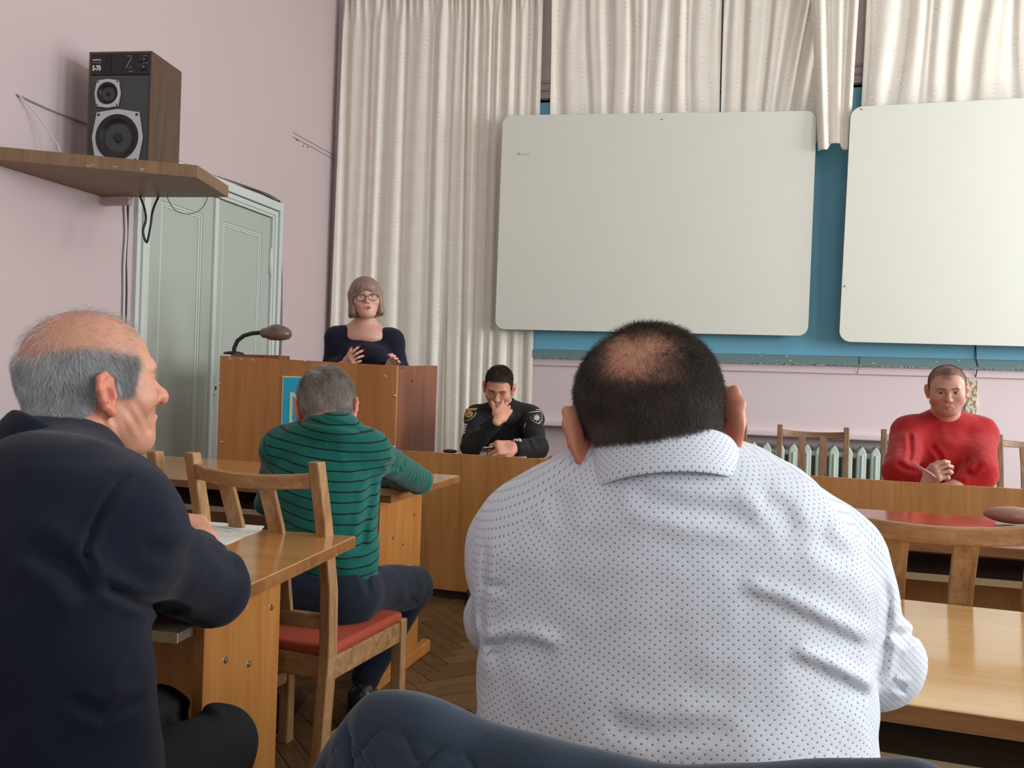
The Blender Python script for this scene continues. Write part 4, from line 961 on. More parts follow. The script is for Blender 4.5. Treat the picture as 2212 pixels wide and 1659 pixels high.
# ------------------------------------------------------------------ chairs
cg = 'wooden chairs with two back slats'
def chair_by_posts(pxl, pyl, pxr, pyr, label, proto, H=.935, flip=False):
    a_, b_ = atZ(pxl, pyl, H), atZ(pxr, pyr, H); mid_ = (a_ + b_) / 2; an = math.atan2(*(b_ - a_)[1::-1])
    # back tops at local y = -.275; a chair facing the camera is turned round
    if flip: an += math.pi
    ey_ = V(-math.sin(an), math.cos(an)); c_ = mid_[:2] + ey_ * (.275 if flip else .315); return chair(c_[0], c_[1], an, label, cg, proto)
chair_by_posts(391, 979, 664, 1000, 'worn oak chair under the man in the green jersey', 'A')
c4 = atZ(1790, 1090, .93)
rp_ = atY(1790, 1090, 1.85)[:2]; chair(*(rp_ + V(.21, .275)), math.radians(-4), 'empty light oak chair behind the pale desk on the right', cg, 'A')
chair(*(atZ(325, 978, .935)[:2] + V(-.205, .33)), math.radians(-2), 'oak chair mostly hidden behind the man in navy', cg, 'A')
cm = atZ(1756, 920, .935); dirx = V(math.cos(PR_ANG), math.sin(PR_ANG)); an = PR_ANG + math.pi; ey_ = V(-math.sin(an), math.cos(an))
def row_pt(px):      # where the ray through that column meets the row of chair backs
    d = ray(px, 930); nrm = V(-dirx[1], dirx[0]); t_ = (cm[:2] @ nrm) / (d[:2] @ nrm); return d[:2] * t_
def row_chair(px, side, label):
    c_ = row_pt(px) - dirx * side * .19 + ey_ * .275; chair(c_[0], c_[1], an, label, cg, 'B'); return c_
row_chair(1756, 0, 'brown chair facing the hall in front of the radiator')
row_chair(1608, 1, 'brown chair half hidden by the head of the man in white')
CH_RED = row_chair(1910, -1, 'brown chair under the man in the red jumper')
row_chair(2160, -1, 'brown chair at the right edge next to the man in red')

def chair_at(hp, fwd, back, label, proto='B', grp=None):
    f = unit([fwd[0], fwd[1], 0]); c = chair(hp[0] - f[0] * back, hp[1] - f[1] * back, math.atan2(-f[0], f[1]), label, grp or cg, proto); return c
# ------------------------------------------------------------------ papers and small things on the tables
def sheet(pts, z, label, m=M_PAPER, cat='paper', th=.0012, curl=0, grp=None, name='paper_sheet'):
    P = [atZ(x, y, z) for x, y in pts]; o = MB().prism(P, None, (0, 0, th)).build(name, m, None); return tag(o, label, cat, grp)
ps = sheet([(392, 1128), (440, 1127), (571, 1137), (560, 1149), (530, 1158), (505, 1170), (487, 1177), (400, 1172)], .7455, 'white drawing sheet under the hand of the man in navy')
M_INK = plain('grey_pencil', srgb(170, 170, 168), .8); mk = MB()
for (a, b) in (((448, 1133), (520, 1147)), ((470, 1139), (515, 1146)), ((480, 1146), (505, 1143)), ((455, 1141), (500, 1150))): mk.tube([atZ(*a, .7469), atZ(*b, .7469)], .0006, 4)
o = mk.build('pencil_lines', M_INK, ps); o['kind'] = 'stuff'
sheet([(800, 1032), (846, 1030), (872, 1043), (868, 1049), (806, 1044)], .7455, 'open white notebook on the long desk beside the green sleeve', cat='notebook', th=.006, name='notebook')
tag(MB().tube([atZ(806, 1050, .750), atZ(838, 1052, .750), atZ(868, 1049, .750)], .004, 8).build('pen', M_BLACK, None, smooth=True), 'black pen lying before the notebook on the long desk', 'pen')
sheet([(1012, 984), (1019, 968), (1052, 977), (1048, 989)], .7365, 'loose white papers left of the phone on the presidium table', th=.004)
sheet([(1078, 986), (1084, 981), (1138, 986), (1136, 992)], .7365, 'white booklet in front of the policeman', cat='booklet', th=.010, name='booklet')
ec = atZ(972, 979, .737); F = Field(); F.frame(ec + V(0, 0, .011)); F.ell((0, 0, 0), (.042, .022, .012), .005); v_, q_ = F.mesh(ec - .06, ec + .06, .003)
o = link('glasses_case', npmesh('glasses_case', v_, q_), plain('dark_brown_case', srgb(48, 34, 26), .3), None); tag(o, 'small dark brown case at the left end of the presidium table', 'case')
ec = atZ(2188, 1132, .746); F = Field(); F.frame(ec + V(0, 0, .028), rotm(0, 0, -.15)); F.ell((0, 0, 0), (.085, .045, .027), .005); v_, q_ = F.mesh(ec - .12, ec + .12, .003)
o = link('oval_case', npmesh('oval_case', v_, q_), plain('brown_pink_case', srgb(150, 108, 92), .2, spec=.6), None); tag(o, 'glossy brown oval case on the reddish desk at the right edge', 'case')
# ------------------------------------------------------------------ people
def pj(P):
    q = P - CO; D = q @ CF; return IW / 2 + FP * (q @ CR) / D, IH / 2 - FP * (q @ CU) / D, D
def crease(F, pts, w, depth, mode='groove', dmax=9):
    """a fold along a line on the cloth: w in pixels, depth in metres"""
    pts = np.array(pts, float); ctr = atD(*pts.mean(0), 1.0)
    def fn(P):
        x, y, D = pj(P); best = np.full(x.shape, 1e9); sd = np.zeros(x.shape); tt = np.zeros(x.shape)
        for i in range(len(pts) - 1):
            a, b = pts[i], pts[i + 1]; d = b - a; L = d @ d; h = np.clip(((x - a[0]) * d[0] + (y - a[1]) * d[1]) / L, 0, 1)
            ex_, ey_ = x - a[0] - h * d[0], y - a[1] - h * d[1]; r = np.sqrt(ex_ ** 2 + ey_ ** 2); m = r < best
            best = np.where(m, r, best); sd = np.where(m, (d[0] * ey_ - d[1] * ex_) / math.sqrt(L), sd); tt = np.where(m, (i + h) / (len(pts) - 1), tt)
        fade = sst(tt, 0, .15) * sst(-tt, -1, -.8); u = sd / w; ok = (D < dmax)
        if mode == 'groove': g = np.exp(-u * u) - .5 * np.exp(-((np.abs(u) - 2) ** 2))
        else: g = np.where(u > 0, np.exp(-u / 2.2) * (1 - np.exp(-u * 3)) * 1.2, 0) - .7 * np.exp(-((u + 1.0) ** 2))
        return depth * g * fade * ok
    F.frame(); F.disp(fn, (0, 0, 0), 99)
def wrinkle(F, amp, sc, seed=0, stretch=(1, 1, 1)):
    st = np.array(stretch, float)
    def fn(P):
        n = vnoise(P * st, sc, seed); m = vnoise(P * st, sc * 2.3, seed + 5); return amp * (n + .4 * m - .35 * np.abs(n))
    F.frame(); F.disp(fn, (0, 0, 0), 99)
def march(F, px, py, d0, d1):
    px, py = np.atleast_1d(px).astype(float), np.atleast_1d(py).astype(float); dirs = np.array([ray(a, b) for a, b in zip(px, py)]); ln = np.linalg.norm(dirs, axis=1)
    t = np.full(len(px), float(d0)); ev = lambda P: F.evalb(P, P[:, None, :], 0, True)[:, 0]
    for _ in range(70): t = np.minimum(t + np.maximum(ev(CO + dirs * t[:, None]) * .8, .0002) / ln, d1)
    P = CO + dirs * t[:, None]; N = np.stack([ev(P + e) - ev(P - e) for e in np.eye(3) * .004], 1); N /= np.linalg.norm(N, axis=1)[:, None] + 1e-9
    return P, N
def patch(F, pts, d, name, m, par, base, off=.0015, rings=4, th=.0012):
    pts = np.array(pts, float); c = pts.mean(0); n = len(pts); den = []
    for i in range(n):
        for k in range(3): den.append(pts[i] + (pts[(i + 1) % n] - pts[i]) * k / 3)
    den = np.array(den); n = len(den); P = np.concatenate([[c]] + [c + (den - c) * (r + 1) / rings for r in range(rings)])
    H, N = march(F, P[:, 0], P[:, 1], d[0], d[1]); H = H + N * off; fs = [(0, 1 + i, 1 + (i + 1) % n) for i in range(n)]
    for r in range(rings - 1):
        for i in range(n): fs.append((1 + r * n + i, 1 + (r + 1) * n + i, 1 + (r + 1) * n + (i + 1) % n, 1 + r * n + (i + 1) % n))
    mb = MB(); mb.add(H, fs); o = mb.build(name, m, par, smooth=True, off=base); s = o.modifiers.new('thick', 'SOLIDIFY'); s.thickness = th; s.offset = 0; return o
def seam(F, pts, d, name, m, par, base, r=.0012, off=.0005):
    P = []
    for i in range(len(pts) - 1):
        for k in range(6): P.append(np.array(pts[i], float) + (np.array(pts[i + 1], float) - np.array(pts[i], float)) * k / 6)
    P.append(np.array(pts[-1], float)); P = np.array(P); H, N = march(F, P[:, 0], P[:, 1], d[0], d[1])
    return MB().tube(list(H + N * off), r, 5).build(name, m, par, smooth=True, off=base)
def fmesh(F, name, lo, hi, h, m, par, base):
    v, q = F.mesh(lo, hi, h); me = npmesh(name, v, q, base); o = link(name, me, m, par); return o, v, q
def hairmask(L, line, wd=1.0):
    x, y, z = L.T; hz = np.interp(y, *line); m = sst(z - hz, -.004, .010)
    earz = (np.abs(x) > .0785 * wd) & (((y + .012) / .05) ** 2 + ((z + .012) / .062) ** 2 < 1); m = m * (~earz)
    r = np.linalg.norm(L - V(0, -.01, .02), axis=1); return m * (r < .135)
HL_FULL = ([-.12, -.075, -.055, -.03, -.012, .005, .028, .036, .05, .07, .095], [-.060, -.062, -.058, -.035, -.002, -.010, .0, .03, .060, .068, .075])
HL_REC = ([-.12, -.075, -.055, -.03, -.012, .005, .024, .034, .05, .07, .095], [-.060, -.062, -.058, -.035, -.002, -.010, .0, .045, .075, .085, .1])
def grow(name, o, v, q, Hf, mask, n, comb, length, lift, ca, cb, par, base, m, rad=.00009, seg=4, jit=.25, clump=.0, vary=None):
    L = loc(Hf, v); pr = mask; pt, N, tot = sample(v, q, pr + 1e-9, n); ctr = wrl(Hf, (0, -.01, .02)); s = np.sign(((pt - ctr) * N).sum(1).mean()); N = N * s
    Lp = loc(Hf, pt); cv = comb(Lp) @ Hf['R'].T; w = RNG.random((n, 1)); nz = vnoise(pt, 60, 3)[:, None] * .5 + .5; w = np.clip(.65 * w + .35 * nz, 0, 1)
    C = np.array(ca) * (1 - w) + np.array(cb) * w
    if vary is not None: C = C * vary(Lp)[:, None]
    if clump: cv = cv + clump * np.stack([vnoise(pt, 45, 8), vnoise(pt, 45, 9), vnoise(pt, 45, 10)], 1)
    ln = length(Lp) if callable(length) else length
    return hair_curves(name, pt, N, cv, ln, lift, C, par, base, m, rad, seg, jit=jit)
M_SKIN = skin_mat('skin'); M_HAIR = hair_mat('hair_strands'); M_EYE = plain('eye_white', (.72, .68, .64), .2, var=.02); M_IRIS = plain('dark_iris', (.03, .02, .015), .1)
M_IRISL = plain('grey_iris', (.08, .09, .09), .1)
def cloth(name, col, rough=.85, weave=900, bump=.15, var=.08, sheen=.3, col2=None):
    t = NT(name); n = t.noise(t.coord(), weave, 2); b = t.noise(t.coord(), 18, 4)
    c = t.mix(b, tuple(x * (1 - var) for x in col), tuple(min(1, x * (1 + var)) for x in col)); c = t.mix(t.math('MULTIPLY', n, .25), c, col2 or tuple(x * .6 for x in col))
    t.set(c, rough, spec=.25); t.b.inputs['Sheen Weight'].default_value = sheen; t.b.inputs['Sheen Roughness'].default_value = .5; t.bump(n, bump, .0008); return t.m
def shoe(name, heel, toe, m, par, base, s=1.0):
    F = Field(); d = unit(V(toe[0] - heel[0], toe[1] - heel[1], 0)); t = V(-d[1], d[0], 0); F.frame(V(heel[0], heel[1], 0), np.stack([d, t, Z3], 1), s)
    F.ell((.05, 0, .05), (.062, .042, .05), .02); F.ell((.16, 0, .035), (.115, .047, .038), .03); F.rc((.035, 0, .06), (.03, 0, .11), .045, .045, .02); F.rbox((.125, 0, .010), (.15, .046, .010), .008, .006); F.cut((0, 0, .0), (0, 0, -1))
    F.frame(); return fmesh(F, name, V(*heel[:2], 0) - .3, V(*heel[:2], 0) + V(.3, .3, .2), .005, m, par, base)[0]
M_SHOE = plain('black_shoe_leather', (.012, .011, .011), .3)
D3 = atD
def person(name_base, label): return empty('person', name_base, 0, label, 'person', 'people at the meeting')

# ================= the man in the white shirt (nearest, seen from behind) =================
def man_white():
    base = tuple(np.array([*D3(1440, 1400, 1.02)[:2], 0])); P = person(base, 'heavy dark-haired man with a bald patch in a dotted white shirt, back turned')
    Hf = head_frame(D3(1408, 920, 1.03), F0 + R0 * .12, down=.50, roll=.18, sc=.975)
    nb = D3(1440, 1050, 1.00); shL, shR = D3(1168, 1190, 1.07), D3(1762, 1238, 1.08)
    elL, elR = D3(1098, 1330, 1.22), D3(1882, 1425, 1.12); wrL, wrR = D3(1230, 1330, 1.40), D3(1720, 1400, 1.38)
    ct, pv = D3(1455, 1400, 1.04), D3(1455, 1700, 1.00); ctf = F0
    # shirt
    F = Field(); F.rc(ct, pv, .236, .236, .03, flat=(F0, .60)); F.ell(D3(1450, 1200, 1.04), (.19, .12, .13), .08)
    F.rc(shL, shR, .068, .068, .07); F.rc(shL, D3(1395, 1110, 1.02), .066, .055, .05); F.rc(shR, D3(1490, 1115, 1.02), .068, .057, .05); F.ell(D3(1438, 1110, 1.0), (.10, .074, .060), .05)
    F.rc(shL, elL, .066, .056, .045); F.rc(elL, wrL, .056, .040, .02); F.rc(shR, elR, .067, .060, .045); F.rc(elR, wrR, .058, .042, .02)
    wrinkle(F, .0035, 9, 2, (1, 1, 1.6)); wrinkle(F, .0016, 24, 4)
    crease(F, [(1040, 1392), (1090, 1378), (1150, 1382), (1215, 1405)], 14, .008, 'fold', 1.1)
    crease(F, [(1590, 1268), (1690, 1300), (1790, 1348), (1890, 1398)], 16, .008, 'fold', 1.1)
    crease(F, [(1700, 1408), (1780, 1440), (1850, 1475), (1885, 1500)], 14, .008, 'fold', 1.1)
    crease(F, [(1345, 1062), (1470, 1098), (1560, 1112), (1650, 1120)], 22, .006, 'groove', 1.1)
    crease(F, [(1640, 1075), (1690, 1105), (1720, 1160)], 20, .0035, 'groove', 1.06); crease(F, [(1760, 1150), (1800, 1190), (1850, 1220)], 22, .004, 'groove', 1.08)
    crease(F, [(1190, 1060), (1215, 1095), (1210, 1150)], 20, .003, 'groove', 1.06)
    crease(F, [(1905, 1235), (1918, 1300), (1914, 1380), (1908, 1440), (1885, 1500)], 9, .0035, 'groove', 1.06)
    crease(F, [(1052, 1160), (1044, 1250), (1040, 1330), (1046, 1392)], 7, .003, 'groove', 1.06)
    crease(F, [(1925, 1362), (1950, 1378), (1985, 1368)], 10, .006, 'groove', 1.3); crease(F, [(1930, 1480), (1960, 1490)], 8, .008, 'groove', 1.3)
    crease(F, [(1100, 1272), (1040, 1262)], 10, .003, 'groove', 1.3); crease(F, [(1300, 1560), (1420, 1590), (1600, 1570)], 22, .004, 'groove', 1.1)
    lo, hi = nb - V(.55, .3, .75), nb + V(.6, .62, .12); lo[2] = .42
    t = NT('white_dotted_shirt'); at = t.new('ShaderNodeAttribute', attribute_name='suv'); s = .0088
    sp = t.new('ShaderNodeSeparateXYZ'); t.L(at.outputs['Vector'], sp.inputs[0])
    def dots(ox, oy):
        fx = t.math('SUBTRACT', t.math('FRACT', t.math('ADD', t.math('DIVIDE', sp.outputs[0], s), ox)), .5); fy = t.math('SUBTRACT', t.math('FRACT', t.math('ADD', t.math('DIVIDE', sp.outputs[1], s), oy)), .5)
        return t.math('SQRT', t.math('ADD', t.math('MULTIPLY', fx, fx), t.math('MULTIPLY', fy, fy)))
    r = t.math('MINIMUM', dots(0, 0), dots(.5, .5)); dm = t.math('LESS_THAN', r, .112); dg = t.math('SUBTRACT', 1.0, t.math('MULTIPLY', t.math('SUBTRACT', r, .1), 5, clamp=True), clamp=True)
    wv = t.noise(t.coord(), 700, 2); b0 = t.mix(wv, srgb(212, 219, 226), srgb(226, 231, 237))
    c = t.mix(t.math('MULTIPLY', dm, .85), b0, srgb(110, 118, 142)); t.set(c, .75, spec=.25); t.b.inputs['Sheen Weight'].default_value = .2
    t.bump(t.math('SUBTRACT', wv, t.math('MULTIPLY', dg, .5)), .25, .0012); M_SH = t.m
    o, v, q = fmesh(F, 'shirt', lo, hi, .0046, M_SH, P, base)
    rel = v - nb; xs = rel @ R0; ys = rel @ F0; th = np.arctan2(xs, -(ys - .12)); arm = np.abs(xs) > .225
    U = np.where(arm, xs + ys * .6, th * .19); W_ = rel[:, 2] - np.maximum(0, ys + .02) * .8
    setv(o.data, 'suv', np.stack([U, W_, 0 * U], 1))
    w = cloth('white_seam', srgb(232, 236, 242), .8)
    seam(F, [(1905, 1240), (1918, 1300), (1912, 1380), (1900, 1452)], (.6, 1.4), 'armhole_seam', w, o, base, .0016); seam(F, [(1056, 1150), (1047, 1250), (1043, 1330), (1047, 1390)], (.6, 1.4), 'armhole_seam', w, o, base, .0016)
    seam(F, [(1130, 1095), (1250, 1075), (1400, 1082), (1550, 1110), (1700, 1140), (1850, 1180)], (.6, 1.4), 'yoke_seam', w, o, base, .0010, .0002)
    # collar: stand and fall
    cc = D3(1438, 1032, .995); up = unit(Z3 + F0 * .42 + R0 * -.04); fx = unit(np.cross(F0, up)) ; fy = unit(np.cross(up, fx)); n = 64; vs = []; fs = []
    prof = [(.000, .000, .0), (.001, .034, .0), (.004, .040, .0), (.009, .037, .0), (.0125, .016, 0), (.0165, -.010, 0), (.016, -.018, 0)]
    for i in range(n):
        a = 2 * math.pi * i / n; back = .5 - .5 * math.sin(a)      # sin -1 = towards the camera
        for (dr, z, _) in prof:
            rx, ry = .076 + dr, .068 + dr; vs.append(cc + fx * rx * math.cos(a) + fy * ry * math.sin(a) + up * (z - .010 * (1 - back)) )
    for i in range(n):
        for k in range(len(prof) - 1): fs.append((i * 7 + k, ((i + 1) % n) * 7 + k, ((i + 1) % n) * 7 + k + 1, i * 7 + k + 1))
    mb = MB().add(vs, fs); co = mb.build('collar', M_SH, o, smooth=True, off=base); so = co.modifiers.new('thick', 'SOLIDIFY'); so.thickness = .002; sb = co.modifiers.new('sub', 'SUBSURF'); sb.levels = sb.render_levels = 1
    vv = np.array(vs) - cc; setv(co.data, 'suv', np.stack([np.arctan2(vv @ fx, -(vv @ fy)) * .085, vv @ up, 0 * vv[:, 0]], 1))
    # body: head, neck, chest, arms and hands in one
    B = Field(); head(B, Hf, fat=1.0, jaw=1.1, ears=1.2, esize=1.3, wide=1.09); B.frame(); neck(B, Hf, nb + V(0, .01, -.01), .062, .066); B.rc(nb, D3(1450, 1420, 1.06), .06, .09, .04)
    B.rc(shL, elL, .045, .04, .03); B.rc(elL, wrL, .038, .028); B.rc(shR, elR, .045, .04, .03); B.rc(elR, wrR, .038, .028); B.rc(shL, shR, .045, .045, .04)
    hand(B, wrL, unit(wrL - elL), Z3, 1, size=1.02); hand(B, wrR, unit(wrR - elR), Z3, -1, size=1.02)
    bo, bv, bq = fmesh(B, 'body', nb - V(.5, .2, .55), nb + V(.6, .75, .42), .0038, M_SKIN, P, base)
    L = loc(Hf, bv); hm = hairmask(L, HL_FULL, 1.09); px, py, _ = pj(bv)
    spot = np.exp(-((px - 1378) / 112) ** 4 - ((py - 768) / 62) ** 4) * (L[:, 2] > .0); tuft = np.exp(-((px - 1440) / 40) ** 2 - ((py - 790) / 40) ** 2) * .5; spot = np.clip(spot - tuft * spot * .6, 0, 1)
    hair = srgb(46, 40, 36); skin = srgb(206, 150, 120)
    setcol(bo.data, 'col', skin_color(bv, Hf, skin, hair, hm * (1 - .97 * spot) * .82, ruddy=1.0))
    cmb = lambda Lp: np.stack([Lp[:, 0] * 6, -.3 + 0 * Lp[:, 0], -1 + Lp[:, 2] * 6], 1)
    vary = lambda Lp: 1 + 1.2 * sst(-Lp[:, 2], .0, .05) * sst(np.abs(Lp[:, 0]), .04, .075)
    grow('hair', bo, bv, bq, Hf, hm * (1 - .975 * spot) * (L[:, 1] < .06), 62000, cmb, lambda Lp: .009 + .006 * sst(Lp[:, 2], -.02, .06), .6, srgb(38, 32, 28), srgb(112, 100, 90), P, base, M_HAIR, .00011, 4, .30, .5, vary)
    # trousers and seat contact
    T = Field(); tr_ = cloth('dark_trousers', (.02, .02, .025)); hp = D3(1455, 1750, 1.0); hp[2] = .56
    T.rc(hp - R0 * .1, hp + R0 * .1, .125, .125, .05, flat=(Z3, .8))
    for s in (-1, 1):
        kn = hp + R0 * s * .16 + F0 * .44 + V(0, 0, -.04); T.rc(hp + R0 * s * .1, kn, .09, .07, .04); T.rc(kn, V(kn[0], kn[1], .12) + F0 * -.02, .065, .05, .02); shoe('shoe', V(kn[0], kn[1], 0) - F0 * .06, V(kn[0], kn[1], 0) + F0 * .2, M_SHOE, P, base)
    T.frame(); fmesh(T, 'trousers', hp - V(.45, .3, .55), hp + V(.45, .65, .2), .009, tr_, P, base)
    return P, base
PW_, bW = man_white()

# ================= the grey-haired man in navy =================
def man_navy():
    base = tuple(np.array([*D3(90, 1400, 1.12)[:2], 0])); P = person(base, 'balding grey-haired man in a dark navy jacket looking to the right')
    fa = unit(R0 * math.cos(.80) + F0 * math.sin(.80)); Hf = head_frame(D3(204, 826, 1.42), fa, down=-.10, roll=-.02, sc=1.03)
    nb = D3(122, 985, 1.35); shR, shL = D3(242, 1160, 1.19), D3(10, 1065, 1.46)
    elR, wrR = D3(455, 1268, 1.47), D3(425, 1172, 1.70); shx = unit(shR - shL); fd = unit(np.cross(Z3, shx)); fd = fd if fd @ F0 > 0 else -fd
    elL, wrL = D3(330, 1180, 1.85), D3(380, 1150, 2.0)
    F = Field(); ct, pv = D3(80, 1330, 1.16), D3(95, 1700, 1.12)
    F.rc(ct, pv, .185, .19, .03, flat=(fd, .68)); F.ell(D3(110, 1150, 1.22), (.14, .12, .14), .08); F.rc(shL, shR, .075, .075, .07); F.rc(shR, nb + V(0, 0, -.04), .070, .085, .05)
    F.rc(shR, D3(285, 1078, 1.28), .07, .050, .05)
    F.rc(shR, elR, .074, .064, .05); F.rc(elR, wrR + (elR - wrR) * .14, .058, .036, .02); F.rc(shL, elL, .07, .055, .04); F.rc(elL, wrL, .055, .042)
    F.ell(nb + V(-.01, 0, -.005), (.112, .10, .072), .05)
    wrinkle(F, .004, 8, 11, (1, 1, 1.3)); wrinkle(F, .0015, 22, 12)
    crease(F, [(290, 1010), (250, 1050), (210, 1120), (180, 1190), (215, 1262)], 8, .006, 'groove', 1.5)
    crease(F, [(440, 1170), (480, 1200), (515, 1240)], 12, .004, 'groove', 1.8); crease(F, [(300, 1180), (380, 1200), (460, 1185)], 18, .004, 'groove', 1.7); crease(F, [(215, 1262), (300, 1300), (420, 1322)], 12, .008, 'groove', 1.6)
    crease(F, [(40, 1160), (150, 1230), (200, 1300)], 26, .008, 'groove', 1.4); crease(F, [(140, 1500), (220, 1545), (320, 1500)], 14, .006, 'groove', 1.4)
    navy = cloth('navy_wool', srgb(15, 21, 38), .9, 600, .2, .12, .08)
    lo = np.minimum(np.minimum(shL, elR), D3(-200, 1500, 1.1)) - .15; hi = np.maximum(np.maximum(wrL, elR), shR) + V(.12, .12, .15); lo[2] = .44
    o, v, q = fmesh(F, 'jacket', lo, hi, .0056, navy, P, base)
    # collar of the jacket: lapel roll round the neck
    cc = nb + V(.012, .0, .016); up = unit(Z3 + fa * .28 - fd * .0); fx = unit(np.cross(fa, up)); fy = unit(np.cross(up, fx)); n = 56; prof = [(.000, .0), (.002, .030), (.008, .040), (.016, .034), (.026, .005), (.030, -.012)]; vs = []; fs = []
    for i in range(n):
        a = 2 * math.pi * i / n; k = .5 + .5 * math.sin(a)
        for dr, z in prof: vs.append(cc + fx * (.068 + dr) * math.cos(a) + fy * (.070 + dr * 1.1 + .03 * k) * math.sin(a) + up * (z - .055 * k))
    np_ = len(prof)
    for i in range(n):
        for k in range(np_ - 1): fs.append((i * np_ + k, ((i + 1) % n) * np_ + k, ((i + 1) % n) * np_ + k + 1, i * np_ + k + 1))
    co = MB().add(vs, fs).build('jacket_collar', navy, o, smooth=True, off=base); so = co.modifiers.new('thick', 'SOLIDIFY'); so.thickness = .004; sb = co.modifiers.new('sub', 'SUBSURF'); sb.levels = sb.render_levels = 1
    B = Field(); head(B, Hf, jaw=1.05, nose=1.25, ears=1.2, eyes='squint', old=1.6, fat=.2)
    def fur(Pp):
        L = loc(Hf, Pp); x, y, z = np.moveaxis(L, -1, 0); ax = np.abs(x)
        fo = np.sin((z + 1.0 * (y - .08) * .35 - .1 * ax) * 2 * math.pi / .0095) * .0007 * sst(z, .028, .04) * sst(-z, -.085, -.07) * sst(y, .045, .06)
        crow = np.sin((z * .6 - .5 * y + .2) * 2 * math.pi / .011) * .0006 * np.exp(-(((ax - .058) / .012) ** 2 + ((z - .0) / .016) ** 2)) * (y > .03)
        nk = np.sin((y * .9 + z * .45) * 2 * math.pi / .019) * .0022 * sst(-z, .035, .07) * sst(-y, -.015, .01) * sst(y, -.075, -.05)
        ck = np.sin((y * .8 + z * .5) * 2 * math.pi / .017) * .0011 * np.exp(-(((y - .035) / .025) ** 2 + ((z + .06) / .03) ** 2)) * (ax > .03)
        return -(fo + crow + nk + ck)
    B.frame(); neck(B, Hf, nb + V(0, 0, -.01), .058, .066); B.disp(fur, Hf['o'], .2)
    B.rc(nb, D3(95, 1350, 1.17), .06, .09, .04); B.rc(shL, shR, .045, .045, .04); B.rc(shR, elR, .045, .04, .03); B.rc(elR, wrR, .038, .028); B.rc(shL, elL, .04, .035, .03); B.rc(elL, wrL, .035, .028)
    hand(B, wrR, unit(D3(388, 1108, 1.80) - wrR), unit(Z3 * .9 + R0 * .6 - F0 * .6), -1, curl=(1.0, 1.15, 1.25, 1.3), thumb=(.3, .6), size=1.12)
    hand(B, wrL, unit(wrL - elL), Z3, 1, curl=(.4, .4, .5, .5))
    bo, bv, bq = fmesh(B, 'body', np.minimum(np.minimum(D3(95, 1350, 1.17), shL), shR) - .12, np.maximum(np.maximum(Hf['o'] + .2, shL + .1), wrL + V(.1, .25, 0)), .0034, M_SKIN, P, base)
    L = loc(Hf, bv); x, y, z = L.T; line = ([-.12, -.085, -.06, -.035, -.012, .005, .030, .040, .052, .07], [-.058, -.060, -.056, -.04, -.002, -.016, -.022, .012, .05, .12]); hm = hairmask(L, line)
    top = np.interp(y, [-.12, -.08, -.04, 0, .04, .06], [.030, .046, .052, .046, .034, .018]); bald = sst(z - top, -.018, .018)
    skin = srgb(206, 150, 122); setcol(bo.data, 'col', skin_color(bv, Hf, skin, srgb(120, 108, 98), hm * (.60 - .56 * bald), brow=(.05, .045, .04), ruddy=1.1, beard=.12))
    cmb = lambda Lp: np.stack([Lp[:, 0] * 2, .45 - .5 * sst(-Lp[:, 1], .03, .08), -1 + 0 * Lp[:, 0]], 1)
    den = hm * (1 - .965 * bald)
    den2 = den
    ln = lambda Lp: np.where(Lp[:, 2] > np.interp(Lp[:, 1], [-.12, -.08, -.04, 0, .04, .06], [.030, .046, .052, .046, .034, .018]), .018, .014 - .004 * sst(-Lp[:, 2], .01, .05))
    vary = lambda Lp: 1 - .35 * sst(Lp[:, 1], .0, .045) + .25 * sst(-Lp[:, 1], .05, .1)
    grow('hair', bo, bv, bq, Hf, den2, 46000, cmb, ln, .55, srgb(112, 110, 108), srgb(226, 228, 228), P, base, M_HAIR, .00011, 4, .22, .35, vary)
    eyeballs(P, base, Hf, M_EYE, M_IRIS, (0, 1, 0)); chair_at(D3(100, 1700, 1.12), fd, .03, 'oak chair the man in navy sits on', 'A')
    0
    # pearl-white shirt collar hint and pen
    T = Field(); hp = D3(100, 1700, 1.12); hp[2] = .555; tr_ = cloth('black_trousers', (.010, .012, .015), sheen=.0); T.rc(hp - shx * .09, hp + shx * .09, .125, .125, .05, flat=(Z3, .8))
    kn = D3(470, 1610, 1.62); k2 = D3(330, 1560, 1.75)
    for a, b, s in ((shx * .09, kn, 1), (-shx * .09, k2, 1)): T.rc(hp + a, b, .092, .072, .04); T.rc(b, V(b[0], b[1] - .02, .1), .066, .05, .02); shoe('shoe', V(b[0], b[1] - .08, 0), V(b[0] + .02, b[1] + .2, 0), M_SHOE, P, base)
    crease(T, [(345, 1560), (420, 1540), (480, 1560)], 14, .008, 'groove'); T.frame(); fmesh(T, 'trousers', hp - V(.35, .3, .55), np.maximum(kn, hp) + V(.2, .3, .15), .008, tr_, P, base)
    return P, base
PL_, bL = man_navy()

